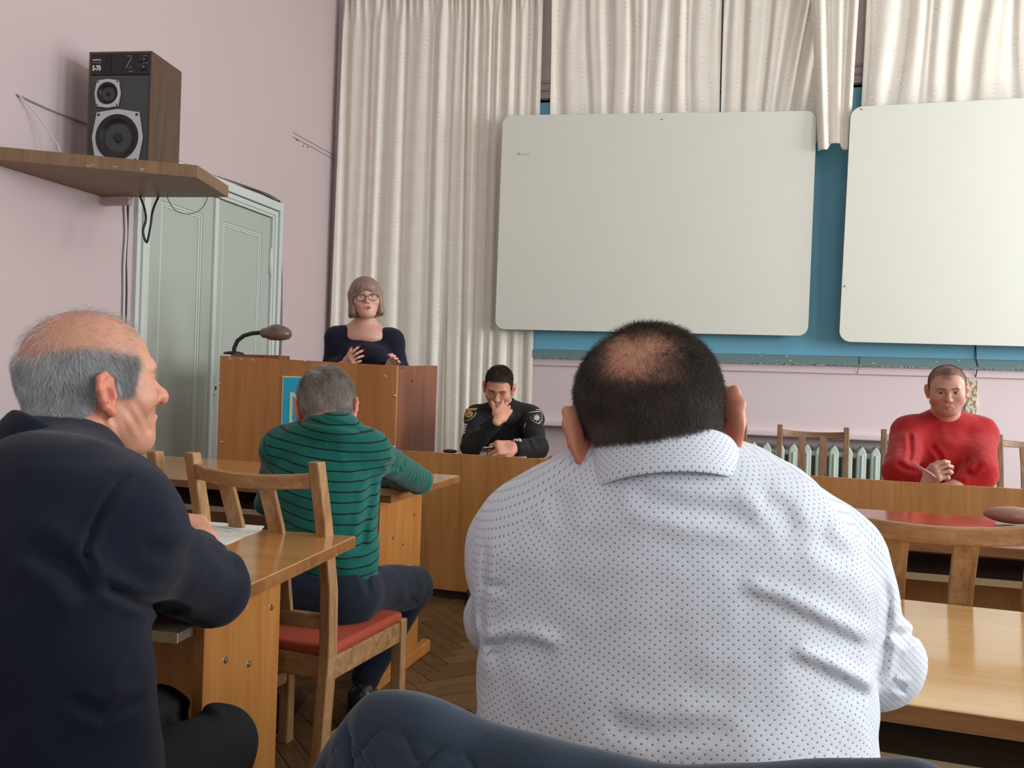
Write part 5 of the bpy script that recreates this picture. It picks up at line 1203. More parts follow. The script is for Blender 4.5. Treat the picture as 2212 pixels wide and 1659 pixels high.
# ================= the man in the green striped jersey =================
def man_green():
    base = tuple(np.array([*D3(720, 1290, 2.5)[:2], 0])); P = person(base, 'grey-brown haired man in a green jersey with black stripes bent over his desk')
    Hf = head_frame(D3(706, 884, 2.66), unit(F0 - R0 * .12), down=.62, roll=.10, sc=1.0)
    nb = D3(718, 925, 2.60); shL, shR = D3(612, 968, 2.63), D3(797, 975, 2.64); elR, wrR = D3(905, 1038, 2.97), D3(832, 1036, 3.20); elL, wrL = D3(580, 1085, 2.86), D3(690, 1050, 3.1)
    ct, pv = D3(697, 1060, 2.60), D3(712, 1240, 2.48)
    F = Field(); F.rc(ct, pv, .168, .138, .03, flat=(F0, .66)); F.rc(shL, shR, .058, .056, .06); F.rc(shL, nb, .055, .058, .04); F.rc(shR, nb, .055, .058, .04); F.ell(nb + V(0, .0, .0), (.07, .065, .05), .03)
    F.rc(shL, elL, .056, .044, .035); F.rc(elL, wrL, .044, .034); F.rc(shR, elR, .056, .046, .035); F.rc(elR, wrR, .044, .034)
    wrinkle(F, .0035, 10, 21, (1, 1, 1.5)); wrinkle(F, .0018, 28, 22)
    crease(F, [(806, 1020), (790, 1120), (778, 1200)], 9, .006, 'groove', 2.8); crease(F, [(640, 905), (700, 918), (760, 925)], 5, .006, 'groove', 2.8); crease(F, [(690, 905), (735, 915), (790, 935)], 5, .005, 'groove', 2.8)
    crease(F, [(830, 1000), (860, 1010), (880, 990)], 6, .006, 'groove', 3.1); crease(F, [(640, 1200), (720, 1225), (780, 1205)], 6, .005, 'groove', 2.8)
    t = NT('green_striped_jersey'); at = t.new('ShaderNodeAttribute', attribute_name='st'); f = t.math('FRACT', t.math('DIVIDE', at.outputs['Fac'], .0242)); st = t.math('LESS_THAN', f, .15)
    n = t.noise(t.coord(), 900, 2); g = t.mix(n, srgb(6, 78, 68), srgb(10, 100, 87)); t.set(t.mix(st, g, srgb(6, 18, 20)), .85, spec=.2); t.bump(n, .15, .001); t.b.inputs['Sheen Weight'].default_value = .2
    o, v, q = fmesh(F, 'jersey', np.minimum(elL, pv) - V(.12, .2, .09), np.maximum(elR, wrR) + V(.12, .12, .22), .0048, t.m, P, base)
    # stripes: level on the trunk, round the arm on the sleeves
    def along(p, a, b, s0): d = b - a; L = np.linalg.norm(d); h = (p - a) @ d / L; r = np.linalg.norm(p - a - np.clip(h, 0, L)[:, None] * d / L, axis=1); return h + s0, r
    up = unit(nb - pv); trunk = (v - pv) @ unit(Z3 * .98 + R0 * .11 + F0 * -.25) ; h1, r1 = along(v, shR, elR, 0.); h2, r2 = along(v, elR, wrR, np.linalg.norm(elR - shR)); l1_, q1 = along(v, shL, elL, 0.); l2_, q2 = along(v, elL, wrL, np.linalg.norm(elL - shL))
    px, py, _ = pj(v); isR = (h1 > .012) & (r1 < .075) & ((v - shR) @ R0 > .012) | (r2 < .06) & (v @ F0 > elR @ F0 - .05) & (px > 800); isL = (px < 574) | ((q2 < .05) & (px < 640) & (v @ F0 > elL @ F0 - .05))
    S = np.where(isR, np.where(h1 < np.linalg.norm(elR - shR), h1, h2), np.where(isL, l1_, trunk)); setf(o.data, 'st', S + 5)
    seam(F, [(818, 925), (819, 960), (816, 1000), (808, 1035)], (2, 3.2), 'armhole_seam', plain('dark_green', srgb(6, 70, 60), .9), o, base, .0016)
    B = Field(); head(B, Hf, jaw=1.08, ears=1.0, esize=1.15, fat=.6); B.frame(); neck(B, Hf, nb + V(0, 0, -.01), .060, .064); B.rc(nb, D3(697, 1100, 2.6), .055, .08, .04); B.rc(shL, shR, .04, .04, .03); B.rc(shR, elR, .036, .032, .02); B.rc(elR, wrR, .032, .026); B.rc(shL, elL, .036, .032); B.rc(elL, wrL, .032, .026)
    hand(B, wrR, unit(wrR - elR), Z3, -1, curl=(.7, .8, .9, 1.)); hand(B, wrL, unit(wrL - elL), Z3, 1)
    bo, bv, bq = fmesh(B, 'body', np.minimum(elL, elL) - V(.1, .35, .1), np.maximum(elR, wrR) + V(.1, .2, .42), .0042, M_SKIN, P, base)
    L = loc(Hf, bv); hm = hairmask(L, HL_FULL) * 1.; setcol(bo.data, 'col', skin_color(bv, Hf, srgb(205, 138, 118), srgb(110, 100, 90), hm * .75, ruddy=1.3))
    cmb = lambda Lp: np.stack([Lp[:, 0] * 5 + .35, -.25 + 0 * Lp[:, 0], -1 + Lp[:, 2] * 9], 1)
    grow('hair', bo, bv, bq, Hf, hm * (L[:, 1] < .07), 34000, cmb, lambda Lp: .017 + .012 * sst(Lp[:, 2], .0, .08), .45, srgb(108, 94, 78), srgb(206, 200, 190), P, base, M_HAIR, .00016, 4, .34, .8)
    J = Field(); hp = D3(738, 1283, 2.48); R1 = D3(893, 1268, 2.93); L1_ = R1 - R0 * .34 + F0 * .02; jm = cloth('dark_blue_denim', srgb(22, 31, 46), .85, 700, .3, .25, .1)
    hc = hp - R0 * .10; J.rc(hc - R0 * .09, hc + R0 * .10, .112, .108, .05, flat=(Z3, .95)); J.rc(hc + R0 * .10, R1, .088, .068, .05); J.rc(hc - R0 * .09, L1_, .088, .068, .05)
    anR, anL = D3(790, 1462, 2.86), D3(790, 1462, 2.86) - R0 * .28; J.rc(R1, anR, .062, .047, .02); J.rc(L1_, anL, .062, .047, .02)
    wrinkle(J, .004, 14, 31); crease(J, [(770, 1215), (790, 1250), (800, 1290)], 7, .006, 'groove'); crease(J, [(880, 1290), (905, 1300)], 6, .006, 'groove')
    J.frame(); oj, vj, qj = fmesh(J, 'jeans', np.minimum(hc, anL) - V(.25, .3, .1), np.maximum(R1, hp) + V(.15, .2, .2), .006, jm, P, base)
    th = plain('jeans_thread', srgb(120, 110, 90), .8); 
    for s_ in ([(742, 1290), (770, 1262), (796, 1232)], [(796, 1216), (816, 1240), (815, 1258)], [(830, 1242), (880, 1250), (912, 1262)]): seam(J, s_, (2, 3.3), 'stitching', th, oj, base, .0011)
    patch(J, [(752, 1284), (760, 1283), (763, 1294), (755, 1298)], (2, 3.3), 'pocket_tab', plain('brass_tab', srgb(130, 115, 80), .4, .6), oj, base)
    shoe('shoe', anR - F0 * .1, anR + F0 * .2, M_SHOE, P, base); shoe('shoe', anL - F0 * .1, anL + F0 * .2, M_SHOE, P, base)
    return P, base
PG_, bG = man_green()

def cloth_top(F, sh1, sh2, nb, ct, pv, el1, wr1, el2, wr2, rw, flat, rs=.062, ra=.052, rwr=.038, fd=F0, ncol=.07):
    F.rc(ct, pv, rw, rw * .95, .03, flat=(fd, flat)); F.rc(sh1, sh2, rs, rs, .06); F.rc(sh1, nb, rs * .95, rs * .95, .05); F.rc(sh2, nb, rs * .95, rs * .95, .05)
    wr1 = wr1 - unit(wr1 - el1) * .035; wr2 = wr2 - unit(wr2 - el2) * .035; F.rc(sh1, el1, rs, ra, .035); F.rc(el1, wr1, ra, rwr, .02); F.rc(sh2, el2, rs, ra, .035); F.rc(el2, wr2, ra, rwr, .02)
def legs(P, base, hp, fwd, side, mat, h=.01, knee=.46):
    T = Field(); hp = np.array(hp, float); hp[2] = .55; T.rc(hp - side * .09, hp + side * .09, .12, .12, .05, flat=(Z3, .8))
    for s in (-1, 1):
        k = hp + side * s * .13 + fwd * knee + V(0, 0, -.03); T.rc(hp + side * s * .09, k, .085, .066, .04); a = V(k[0], k[1], .12); T.rc(k, a, .062, .048, .02); shoe('shoe', a - fwd * .08, a + fwd * .2, M_SHOE, P, base)
    T.frame(); lo_ = hp - .65; lo_[2] = .06; fmesh(T, 'trousers', lo_, hp + .65 - V(0, 0, .45), h, mat, P, base)

# ================= the policeman =================
def policeman():
    c7 = lambda x, y: (980 + x / 7.541, 780 + y / 7.541)
    base = tuple(np.array([*D3(1088, 960, 5.0)[:2], 0])); P = person(base, 'man in a black police jacket resting his chin on one hand and holding a phone')
    Hf = head_frame(D3(1077.5, 836, 4.86), unit(-F0 * 1 + R0 * -.10), down=.50, roll=.07, sc=1.0); Hf_face = -F0
    nb = D3(1087, 882, 4.96); sR, sL = D3(1031, 903, 4.95), D3(1146, 904, 4.95)       # right hand is on the left of the picture
    eR, wR = D3(1018, 966, 4.66), D3(1078, 903, 4.60); eL, wL = D3(1162, 968, 4.70), D3(1107, 967, 4.55)
    F = Field(); cloth_top(F, sR, sL, nb, D3(1088, 950, 5.0), D3(1088, 1060, 5.0), eR, wR, eL, wL, .17, .7, .064, .056, .042, ncol=.06)
    F.rc(D3(1062, 888, 4.93), D3(1085, 903, 4.86), .028, .03, .02); F.rc(D3(1112, 888, 4.93), D3(1092, 903, 4.86), .03, .03, .02); F.rc(nb + V(0, .02, .02) , nb + V(0, .0, -.03), .062, .07, .02)
    wrinkle(F, .005, 11, 41); wrinkle(F, .002, 30, 42)
    for s_ in ([(1110, 930), (1125, 905), (1130, 890)], [(1075, 950), (1095, 930), (1118, 915)], [(1140, 950), (1150, 975)], [(1025, 930), (1045, 920)]): crease(F, s_, 4, .008, 'groove', 5)
    blk = cloth('black_police_jacket', (.011, .010, .010), .75, 500, .1, .1, .05)
    o, v, q = fmesh(F, 'jacket', np.minimum(eR, sR) - V(.15, .15, .45), np.maximum(eL, sL) + V(.15, .3, .2), .0055, blk, P, base)
    B = Field(); head(B, Hf, jaw=1.0, eyes='down'); B.frame(); neck(B, Hf, nb, .055, .06); B.rc(nb, D3(1088, 950, 5.0), .055, .09, .04); B.rc(sR, sL, .04, .04, .03); B.rc(sR, eR, .04, .035); B.rc(eR, wR, .034, .027); B.rc(sL, eL, .04, .035); B.rc(eL, wL, .034, .027)
    kn = D3(1093, 881, 4.66); hand(B, wR, unit(kn - wR), unit(-F0 * .95 + V(0, 0, .1) + R0 * .1), -1, curl=((.45, 1.3, .9), (.45, 1.35, .9), (.5, 1.4, .9), (.55, 1.4, .9)), thumb=(.55, .0), size=1.0, spread=.10)
    hand(B, wL, unit(D3(1072, 967, 4.50) - wL), unit(Z3 * .55 + -F0 * .8), -1, curl=(1.0, 1.1, 1.1, 1.1), thumb=(.7, .2), size=1.05)
    bo, bv, bq = fmesh(B, 'body', np.minimum(eR, sR) - V(.12, .25, .12), np.maximum(eL, sL) + V(.1, .3, .32), .0034, M_SKIN, P, base)
    L = loc(Hf, bv); hm = hairmask(L, HL_FULL); setcol(bo.data, 'col', skin_color(bv, Hf, srgb(206, 150, 124), srgb(34, 26, 22), hm * .92, brow=(.02, .014, .01), ruddy=.7, beard=.3, browk=1.3))
    grow('hair', bo, bv, bq, Hf, hm, 16000, lambda Lp: np.stack([Lp[:, 0] * 3, .15 + 0 * Lp[:, 0], -.5 + 0 * Lp[:, 0]], 1), lambda Lp: .006 + .007 * sst(Lp[:, 2], .03, .09), .6, srgb(22, 17, 15), srgb(62, 48, 40), P, base, M_HAIR, .00022, 3, .2, .3)
    # shoulder badges and marks
    W_ = plain('badge_white', srgb(205, 205, 200), .5); BK = plain('badge_black', (.01, .01, .01), .6); YE = plain('badge_yellow', srgb(200, 176, 70), .5); RD = plain('badge_red', srgb(200, 80, 50), .5); LB = plain('badge_light_blue', srgb(90, 150, 200), .5); SI = plain('badge_silver', srgb(190, 190, 186), .35, .3)
    dd = (4.0, 5.3); s1 = [c7(*p_) for p_ in ((222, 785), (388, 782), (378, 845), (345, 915), (290, 965), (222, 992), (180, 965), (192, 880))]
    def inset(poly, k): c = np.mean(poly, 0); return [tuple(c + (np.array(p_) - c) * k) for p_ in poly]
    b1_ = patch(F, s1, dd, 'badge', W_, o, base, .0072); patch(F, inset(s1, .90), dd, 'badge_field', BK, b1_, base, .0086)
    patch(F, [c7(*p_) for p_ in ((222, 795), (378, 792), (374, 815), (216, 818))], dd, 'badge_band', YE, b1_, base, .0100)
    ci = lambda cx, cy, rx, ry, n=12: [c7(cx + rx * math.cos(a), cy + ry * math.sin(a)) for a in np.linspace(0, 2 * math.pi, n, endpoint=False)]
    patch(F, ci(265, 880, 58, 60), dd, 'badge_ring', YE, b1_, base, .0100); patch(F, ci(268, 868, 36, 40), dd, 'badge_core', RD, b1_, base, .0114); patch(F, ci(268, 866, 22, 24), dd, 'badge_centre', W_, b1_, base, .0128); patch(F, ci(268, 864, 10, 16), dd, 'badge_figure', LB, b1_, base, .0142)
    s2 = [c7(*p_) for p_ in ((1218, 808), (1400, 795), (1425, 880), (1428, 960), (1400, 1020), (1380, 1038), (1320, 1020), (1265, 970), (1238, 900))]
    b2_ = patch(F, s2, dd, 'badge', W_, o, base, .0072); patch(F, inset(s2, .91), dd, 'badge_field', BK, b2_, base, .0086)
    cst = (1342, 935); star = []
    for i in range(16): a = math.pi / 8 * i - math.pi / 2; r_ = 62 if i % 2 == 0 else 33; star.append(c7(cst[0] + r_ * math.cos(a) * .97, cst[1] + 8 + r_ * math.sin(a) * 1.1))
    patch(F, star, dd, 'eight_point_star', SI, b2_, base, .0102, rings=2)
    patch(F, [c7(*p_) for p_ in ((1228, 846), (1392, 826), (1394, 834), (1230, 854))], dd, 'badge_line', W_, b2_, base, .0100)
    H, N = march(F, [c7(1236, 842)[0]], [c7(1236, 842)[1]], *dd); e, _ = march(F, [c7(1388, 820)[0]], [c7(1388, 820)[1]], *dd); xx = unit(e[0] - H[0]); nn_ = unit(-F0 + Z3 * .1); yy = unit(np.cross(nn_, xx)); nn_ = np.cross(xx, yy)
    text('lettering', 'ПОЛІЦІЯ', .0135, H[0] + nn_ * .006 - np.array(base), np.stack([xx, yy, nn_], 1), YE, b2_, .0004, bold=.0004, sx=.98)
    for i in range(4): patch(F, ci(218 - i * 11, 1052 + i * 42, 15, 18, 8), dd, 'rank_star', W_, o, base, .0080, rings=2)
    half = lambda r_: [c7(1034 + r_ * math.cos(a), 1330 + r_ * 1.05 * math.sin(a)) for a in np.linspace(math.pi, 2 * math.pi, 12)]
    e0 = patch(F, half(70), dd, 'round_emblem', W_, o, base, .0060); patch(F, half(57), dd, 'emblem_field', BK, e0, base, .0076)
    for p_ in (((985, 1325), (995, 1292), (1012, 1292), (1004, 1325)), ((1018, 1325), (1016, 1296), (1050, 1296), (1040, 1325)), ((1054, 1325), (1058, 1292), (1074, 1292), (1084, 1325))): patch(F, [c7(*z_) for z_ in p_], dd, 'emblem_mark', W_, e0, base, .0090, rings=2)
    seam(F, [c7(684, 1046), c7(720, 1044), c7(722, 985)], dd, 'reflective_trim', W_, o, base, .0066, .002); seam(F, [c7(1160, 1088), c7(1172, 1050), c7(1182, 1020)], dd, 'zip_line', W_, o, base, .0060, .001)
    legs(P, base, V(*D3(1088, 1060, 5.0)[:2], .5), -F0, R0, blk)
    # what he holds and what lies before him
    ph = D3(1055, 970, 4.52); pb = empty('phone', ph, 0, 'dark smartphone in the left hand of the policeman', 'phone'); M = np.stack([R0 * .97 + Z3 * .12, unit(F0 * .96 + Z3 * -.22), unit(np.cross(R0, F0 * .96 - Z3 * .22))], 1)
    MB().box((0, 0, 0), (.072, .135, .009), M).build('phone_case', M_BLACK, pb, bevel=.003); MB().box(M @ V(0, -.066, .0), (.05, .004, .006), M).build('phone_edge', plain('phone_edge_shine', srgb(190, 195, 200), .2, .8), pb)
    return P, base
PP_, bP = policeman()

# ================= the man in red =================
def man_red():
    base = tuple(np.array([*CH_RED, 0])); P = person(base, 'heavy man in a plain red jumper leaning on the table with a pen')
    Hf = head_frame(D3(2046, 840, 4.10), unit(-ray(2046, 845) * V(1, 1, 0) + R0 * .10), down=.24, roll=-.05, sc=.97)
    nb = D3(2040, 918, 4.22); sR, sL = D3(1966, 940, 4.22), D3(2112, 940, 4.22); eR, wR = D3(1942, 1020, 3.97), D3(1998, 1042, 3.86); eL, wL = D3(2118, 1022, 3.97), D3(2066, 1050, 3.95)
    F = Field(); cloth_top(F, sR, sL, nb, D3(2040, 1010, 4.26), D3(2040, 1120, 4.3), eR, wR, eL, wL, .225, .62, .082, .072, .046)
    F.rc(nb + V(0, 0, .01), nb + V(0, -.01, .03), .072, .066, .02); F.ell(D3(2040, 1000, 4.15), (.19, .13, .14), .05)
    F.frame(Hf['o'], Hf['R'], Hf['sc']); F.ell((0, .02, -.07), (.070, .085, .100), .008, kind='s'); F.frame()
    wrinkle(F, .005, 9, 51, (1, 1, 1.4)); wrinkle(F, .0016, 26, 52)
    for s_ in ([(1965, 930), (1968, 975), (1962, 1005)], [(2092, 985), (2088, 1015), (2100, 1030)], [(1935, 1000), (1960, 1015), (1985, 1018)], [(2075, 1028), (2100, 1022), (2120, 1000)], [(2010, 960), (2030, 985), (2036, 1010)]): crease(F, s_, 5, .008, 'groove', 4.6)
    red = cloth('red_knitted_wool', srgb(164, 24, 28), .9, 500, .25, .06, .15)
    o, v, q = fmesh(F, 'jumper', np.minimum(eR, sR) - V(.15, .15, .25), np.maximum(eL, sL) + V(.18, .35, .22), .0055, red, P, base)
    B = Field(); head(B, Hf, jaw=1.15, wide=1.08, fat=1.2, eyes='squint', ears=.85, nose=1.0); B.frame(); neck(B, Hf, nb, .064, .070); B.rc(nb, D3(2040, 1010, 4.26), .06, .1, .04); B.rc(sR, sL, .05, .05, .03); B.rc(sR, eR, .05, .045); B.rc(eR, wR, .042, .032); B.rc(sL, eL, .05, .045); B.rc(eL, wL, .042, .032)
    hand(B, wR, unit(D3(2022, 1022, 3.80) - wR), unit(Z3 * .6 - F0 * .8), -1, curl=(.95, 1.0, 1.1, 1.2), thumb=(.5, .5), size=1.0)
    hand(B, wL, unit(D3(2020, 1056, 3.9) - wL), unit(Z3), 1, curl=(.5, .6, .6, .7), size=1.1)
    bo, bv, bq = fmesh(B, 'body', np.minimum(eR, sR) - V(.1, .3, .12), np.maximum(eL, sL) + V(.12, .3, .36), .0036, M_SKIN, P, base)
    L = loc(Hf, bv); hm = hairmask(L, HL_REC, 1.08); x, y, z = L.T; tuft = np.exp(-((x - .004) / .020) ** 2) * sst(z, .058, .07) * (y > .02); side = sst(np.abs(x), .048, .060) * sst(z, .03, .06)
    hm2 = np.clip(hm * (.55 + .45 * sst(-y, -.02, .03)) + tuft * .5, 0, 1); setcol(bo.data, 'col', skin_color(bv, Hf, srgb(198, 150, 130), srgb(84, 70, 60), hm2 * .8, brow=(.09, .06, .045), ruddy=.6, beard=.35, browk=1.2))
    grow('hair', bo, bv, bq, Hf, hm2, 16000, lambda Lp: np.stack([Lp[:, 0] * 3, .3 + 0 * Lp[:, 0], -.8 + 0 * Lp[:, 0]], 1), .006, .5, srgb(64, 52, 44), srgb(110, 94, 82), P, base, M_HAIR, .0002, 3, .2, .2)
    eyeballs(P, base, Hf, M_EYE, M_IRIS, (.1, 1, -.12))
    seam(F, [(2008, 905), (2012, 920), (2026, 935), (2042, 941), (2060, 936), (2074, 922), (2078, 908)], (3.3, 4.6), 'neckband', cloth('dark_red_neckband', srgb(140, 20, 24)), o, base, .006, .002)
    legs(P, base, V(CH_RED[0], CH_RED[1], .5), unit(-F0 * 1), R0, cloth('dark_grey_trousers', (.03, .03, .035)), knee=.40)
    pen = MB().tube([D3(1974, 1000, 3.76), D3(2012, 1024, 3.74), D3(2022, 1031, 3.735)], [.0035, .0042, .0020], 10).build('pen', plain('clear_pink_pen', srgb(200, 165, 175), .15, spec=.7), None, smooth=True); tag(pen, 'clear ballpoint pen in the hand of the man in red', 'pen')
    return P, base
PR_, bR = man_red()

# ================= the woman at the lectern =================
def woman():
    c6 = lambda x, y: (680 + x / 7.541, 580 + y / 7.541)
    base = tuple(np.array([*D3(785, 760, 5.12)[:2], 0])); P = person(base, 'woman with a brown bob and glasses in a navy top speaking at the lectern')
    Hf = head_frame(D3(*c6(830, 478), 5.02), unit(-ray(790, 645) * V(1, 1, 0) + R0 * .06), down=-.05, roll=-.10, sc=.99)
    nb = D3(787, 704, 5.12); sR, sL = D3(728, 732, 5.12), D3(846, 735, 5.12); eR, wR = D3(716, 792, 5.10), D3(747, 789, 4.93); eL, wL = D3(862, 800, 5.10), D3(842, 791, 4.93)
    F = Field(); cloth_top(F, sR, sL, nb + V(0, 0, -.05), D3(785, 780, 5.14), D3(785, 870, 5.14), eR, wR - (wR - eR) * .25, eL, wL - (wL - eL) * .25, .168, .70, .062, .056, .042)
    F.ell(D3(787, 768, 5.05), (.15, .10, .08), .05)
    F.rc(D3(785, 830, 5.14), D3(785, 1000, 5.16), .15, .19, .06, flat=(F0, .75))
    nk = D3(787, 694, 5.08); F.ell(nk + V(0, -.02, .014), (.106, .13, .082), .008, kind='s'); F.ell(D3(*c6(744, 1165), 4.95), (.006, .08, .030), .003, kind='s')
    wrinkle(F, .004, 9, 61); wrinkle(F, .0015, 26, 62); nv = cloth('navy_top', srgb(22, 20, 40), .85, 500, .1, .1, .1)
    lo, hi = np.minimum(eR, sR) - V(.14, .2, .0), np.maximum(eL, sL) + V(.14, .25, .15); lo[2] = .46
    o, v, q = fmesh(F, 'top', lo, hi, .0055, nv, P, base)
    B = Field(); head(B, Hf, jaw=.98, fat=.8, mouth='open', female=True, ears=.8); B.frame(); neck(B, Hf, nb, .048, .056); B.rc(nb + V(0, 0, -.05), D3(785, 770, 5.13), .10, .11, .04, flat=(F0, .7)); B.rc(sR + V(0, 0, .004), sL + V(0, 0, .004), .050, .050, .05); B.rc(sR, nb + V(0, 0, -.03), .048, .05, .05); B.rc(sL, nb + V(0, 0, -.03), .048, .05, .05); B.ell(D3(787, 728, 5.07), (.10, .06, .05), .04)
    B.rc(sR, eR, .04, .035); B.rc(eR, wR, .036, .026); B.rc(sL, eL, .04, .035); B.rc(eL, wL, .036, .026)
    tips = hand(B, wR, unit(D3(764, 772, 4.86) - wR), unit(-F0 * .9 + R0 * -.25), -1, curl=(.35, .5, .7, .9), thumb=(.45, -.1), size=.86, spread=.16)
    tips += hand(B, wL, unit(D3(860, 771, 4.85) - wL), unit(F0 * .9 + R0 * .35), -1, curl=(.4, .5, .6, .7), thumb=(.3, -.1), size=.86, spread=.12)
    bo, bv, bq = fmesh(B, 'body', np.minimum(eR, sR) - V(.1, .25, .10), np.maximum(eL, sL) + V(.1, .2, .34), .0031, M_SKIN, P, base)
    setcol(bo.data, 'col', skin_color(bv, Hf, srgb(214, 166, 146), brow=(.18, .11, .08), ruddy=.5, lips=srgb(160, 78, 72), browk=.6))
    H_ = Field(); H_.frame(Hf['o'], Hf['R'], Hf['sc']); H_.ell((0, -.014, .036), (.094, .110, .094), .02)
    for s in (-1, 1): H_.rc((s * .078, -.004, .02), (s * .080, -.002, -.088), .024, .026, .03, flat=((0, 1, 0), 1.9)); 
    H_.ell((0, -.06, -.045), (.088, .060, .085), .04); H_.rc((.082, -.01, -.08), (.098, -.005, -.105), .02, .008, .02)
    H_.ell((0, .066, .052), (.062, .034, .030), .02)
    H_.ell((0, .115, -.050), (.059, .09, .083), .010, kind='s'); H_.ell((0, .02, -.16), (.075, .09, .07), .02, kind='s')
    def streak(Pp):
        L = loc(Hf, Pp); a = np.arctan2(L[..., 0], L[..., 1] + .02); return (.0014 * np.sin(a * 46 + 3 * vnoise(L * V(1, 1, .4), 18, 3)) + .0008 * np.sin(a * 90 + 3)) * sst(-L[..., 2], -.11, -.04)
    H_.disp(streak, Hf['o'], .3); H_.frame()
    t = NT('brown_bob_hair'); n1 = t.noise(t.coord('Object', (160, 160, 9)), 1, 4, .6); t.set(t.ramp(n1, [(.3, srgb(104, 80, 70)), (.7, srgb(168, 136, 120))]), .42, spec=.4); t.bump(n1, .5, .002)
    ho, hv, hq = fmesh(H_, 'hair', Hf['o'] - .17, Hf['o'] + .16, .0038, t.m, P, base)
    eyeballs(P, base, Hf, M_EYE, M_IRISL, (.0, 1, .18))
    # glasses
    g = empty('glasses', Hf['o'], 0, 'dark-rimmed glasses worn by the woman at the lectern', 'glasses'); fr = plain('dark_tortoise_frame', (.025, .012, .008), .2); go = Hf['o']
    gl = bpy.data.materials.new('lens_glass'); gl.use_nodes = True; nt = gl.node_tree; nt.nodes.clear(); out = nt.nodes.new('ShaderNodeOutputMaterial'); mx = nt.nodes.new('ShaderNodeMixShader'); tr = nt.nodes.new('ShaderNodeBsdfTransparent'); gs = nt.nodes.new('ShaderNodeBsdfGlossy'); gs.inputs['Roughness'].default_value = .03; gs.inputs[0].default_value = (.6, .75, 1, 1); mx.inputs[0].default_value = .035; nt.links.new(tr.outputs[0], mx.inputs[1]); nt.links.new(gs.outputs[0], mx.inputs[2]); nt.links.new(mx.outputs[0], out.inputs[0])
    for s in (-1, 1):
        loop = []
        for i in range(28): a = 2 * math.pi * i / 28; ca_, sa_ = math.cos(a), math.sin(a); x = .0255 * math.copysign(abs(ca_) ** .7, ca_); z = .0185 * math.copysign(abs(sa_) ** .75, sa_); loop.append(wrl(Hf, (s * .034 + x, .101 - .12 * abs(x + s * 0) ** 1.2 * 0 - .006 * (x * s / .025), -.012 + z)))
        MB().tube(loop + [loop[0]], .0019, 8, cap=False).build('rim', fr, g, smooth=True, off=go); MB().add(loop, [tuple(range(28))]).build('lens', gl, g, off=go)
        MB().tube([wrl(Hf, (s * .060, .094, -.004)), wrl(Hf, (s * .074, .07, -.002)), wrl(Hf, (s * .080, .0, .002))], .0018, 6).build('temple_arm', fr, g, off=go)
    MB().tube([wrl(Hf, (-.010, .105, -.006)), wrl(Hf, (0, .108, -.003)), wrl(Hf, (.010, .105, -.006))], .0017, 8).build('bridge', fr, g, smooth=True, off=go)
    gold = plain('gold_clasp', srgb(200, 180, 130), .3, .7)
    for cx_, cy_ in ((757, 1051), (728, 1275)): patch(F, [c6(cx_ + 56 * math.cos(a), cy_ + 18 * math.sin(a)) for a in np.linspace(0, 2 * math.pi, 12, endpoint=False)], (4.5, 5.4), 'clasp', gold, o, base, .003)
    nl = plain('magenta_nail_varnish', srgb(160, 20, 60), .2)
    for p_ in tips: MB().lathe([(.0005, -.006), (.005, -.004), (.0062, 0), (.005, .004), (.0005, .006)], 8, p_ + unit(CO - p_) * .0025).build('painted_nail', nl, P, smooth=True, off=base)
    legs(P, base, V(base[0], base[1] + .0, .5), V(0, 0, 0), R0, nv, knee=.0)
    return P, base
PWo, bWo = woman()

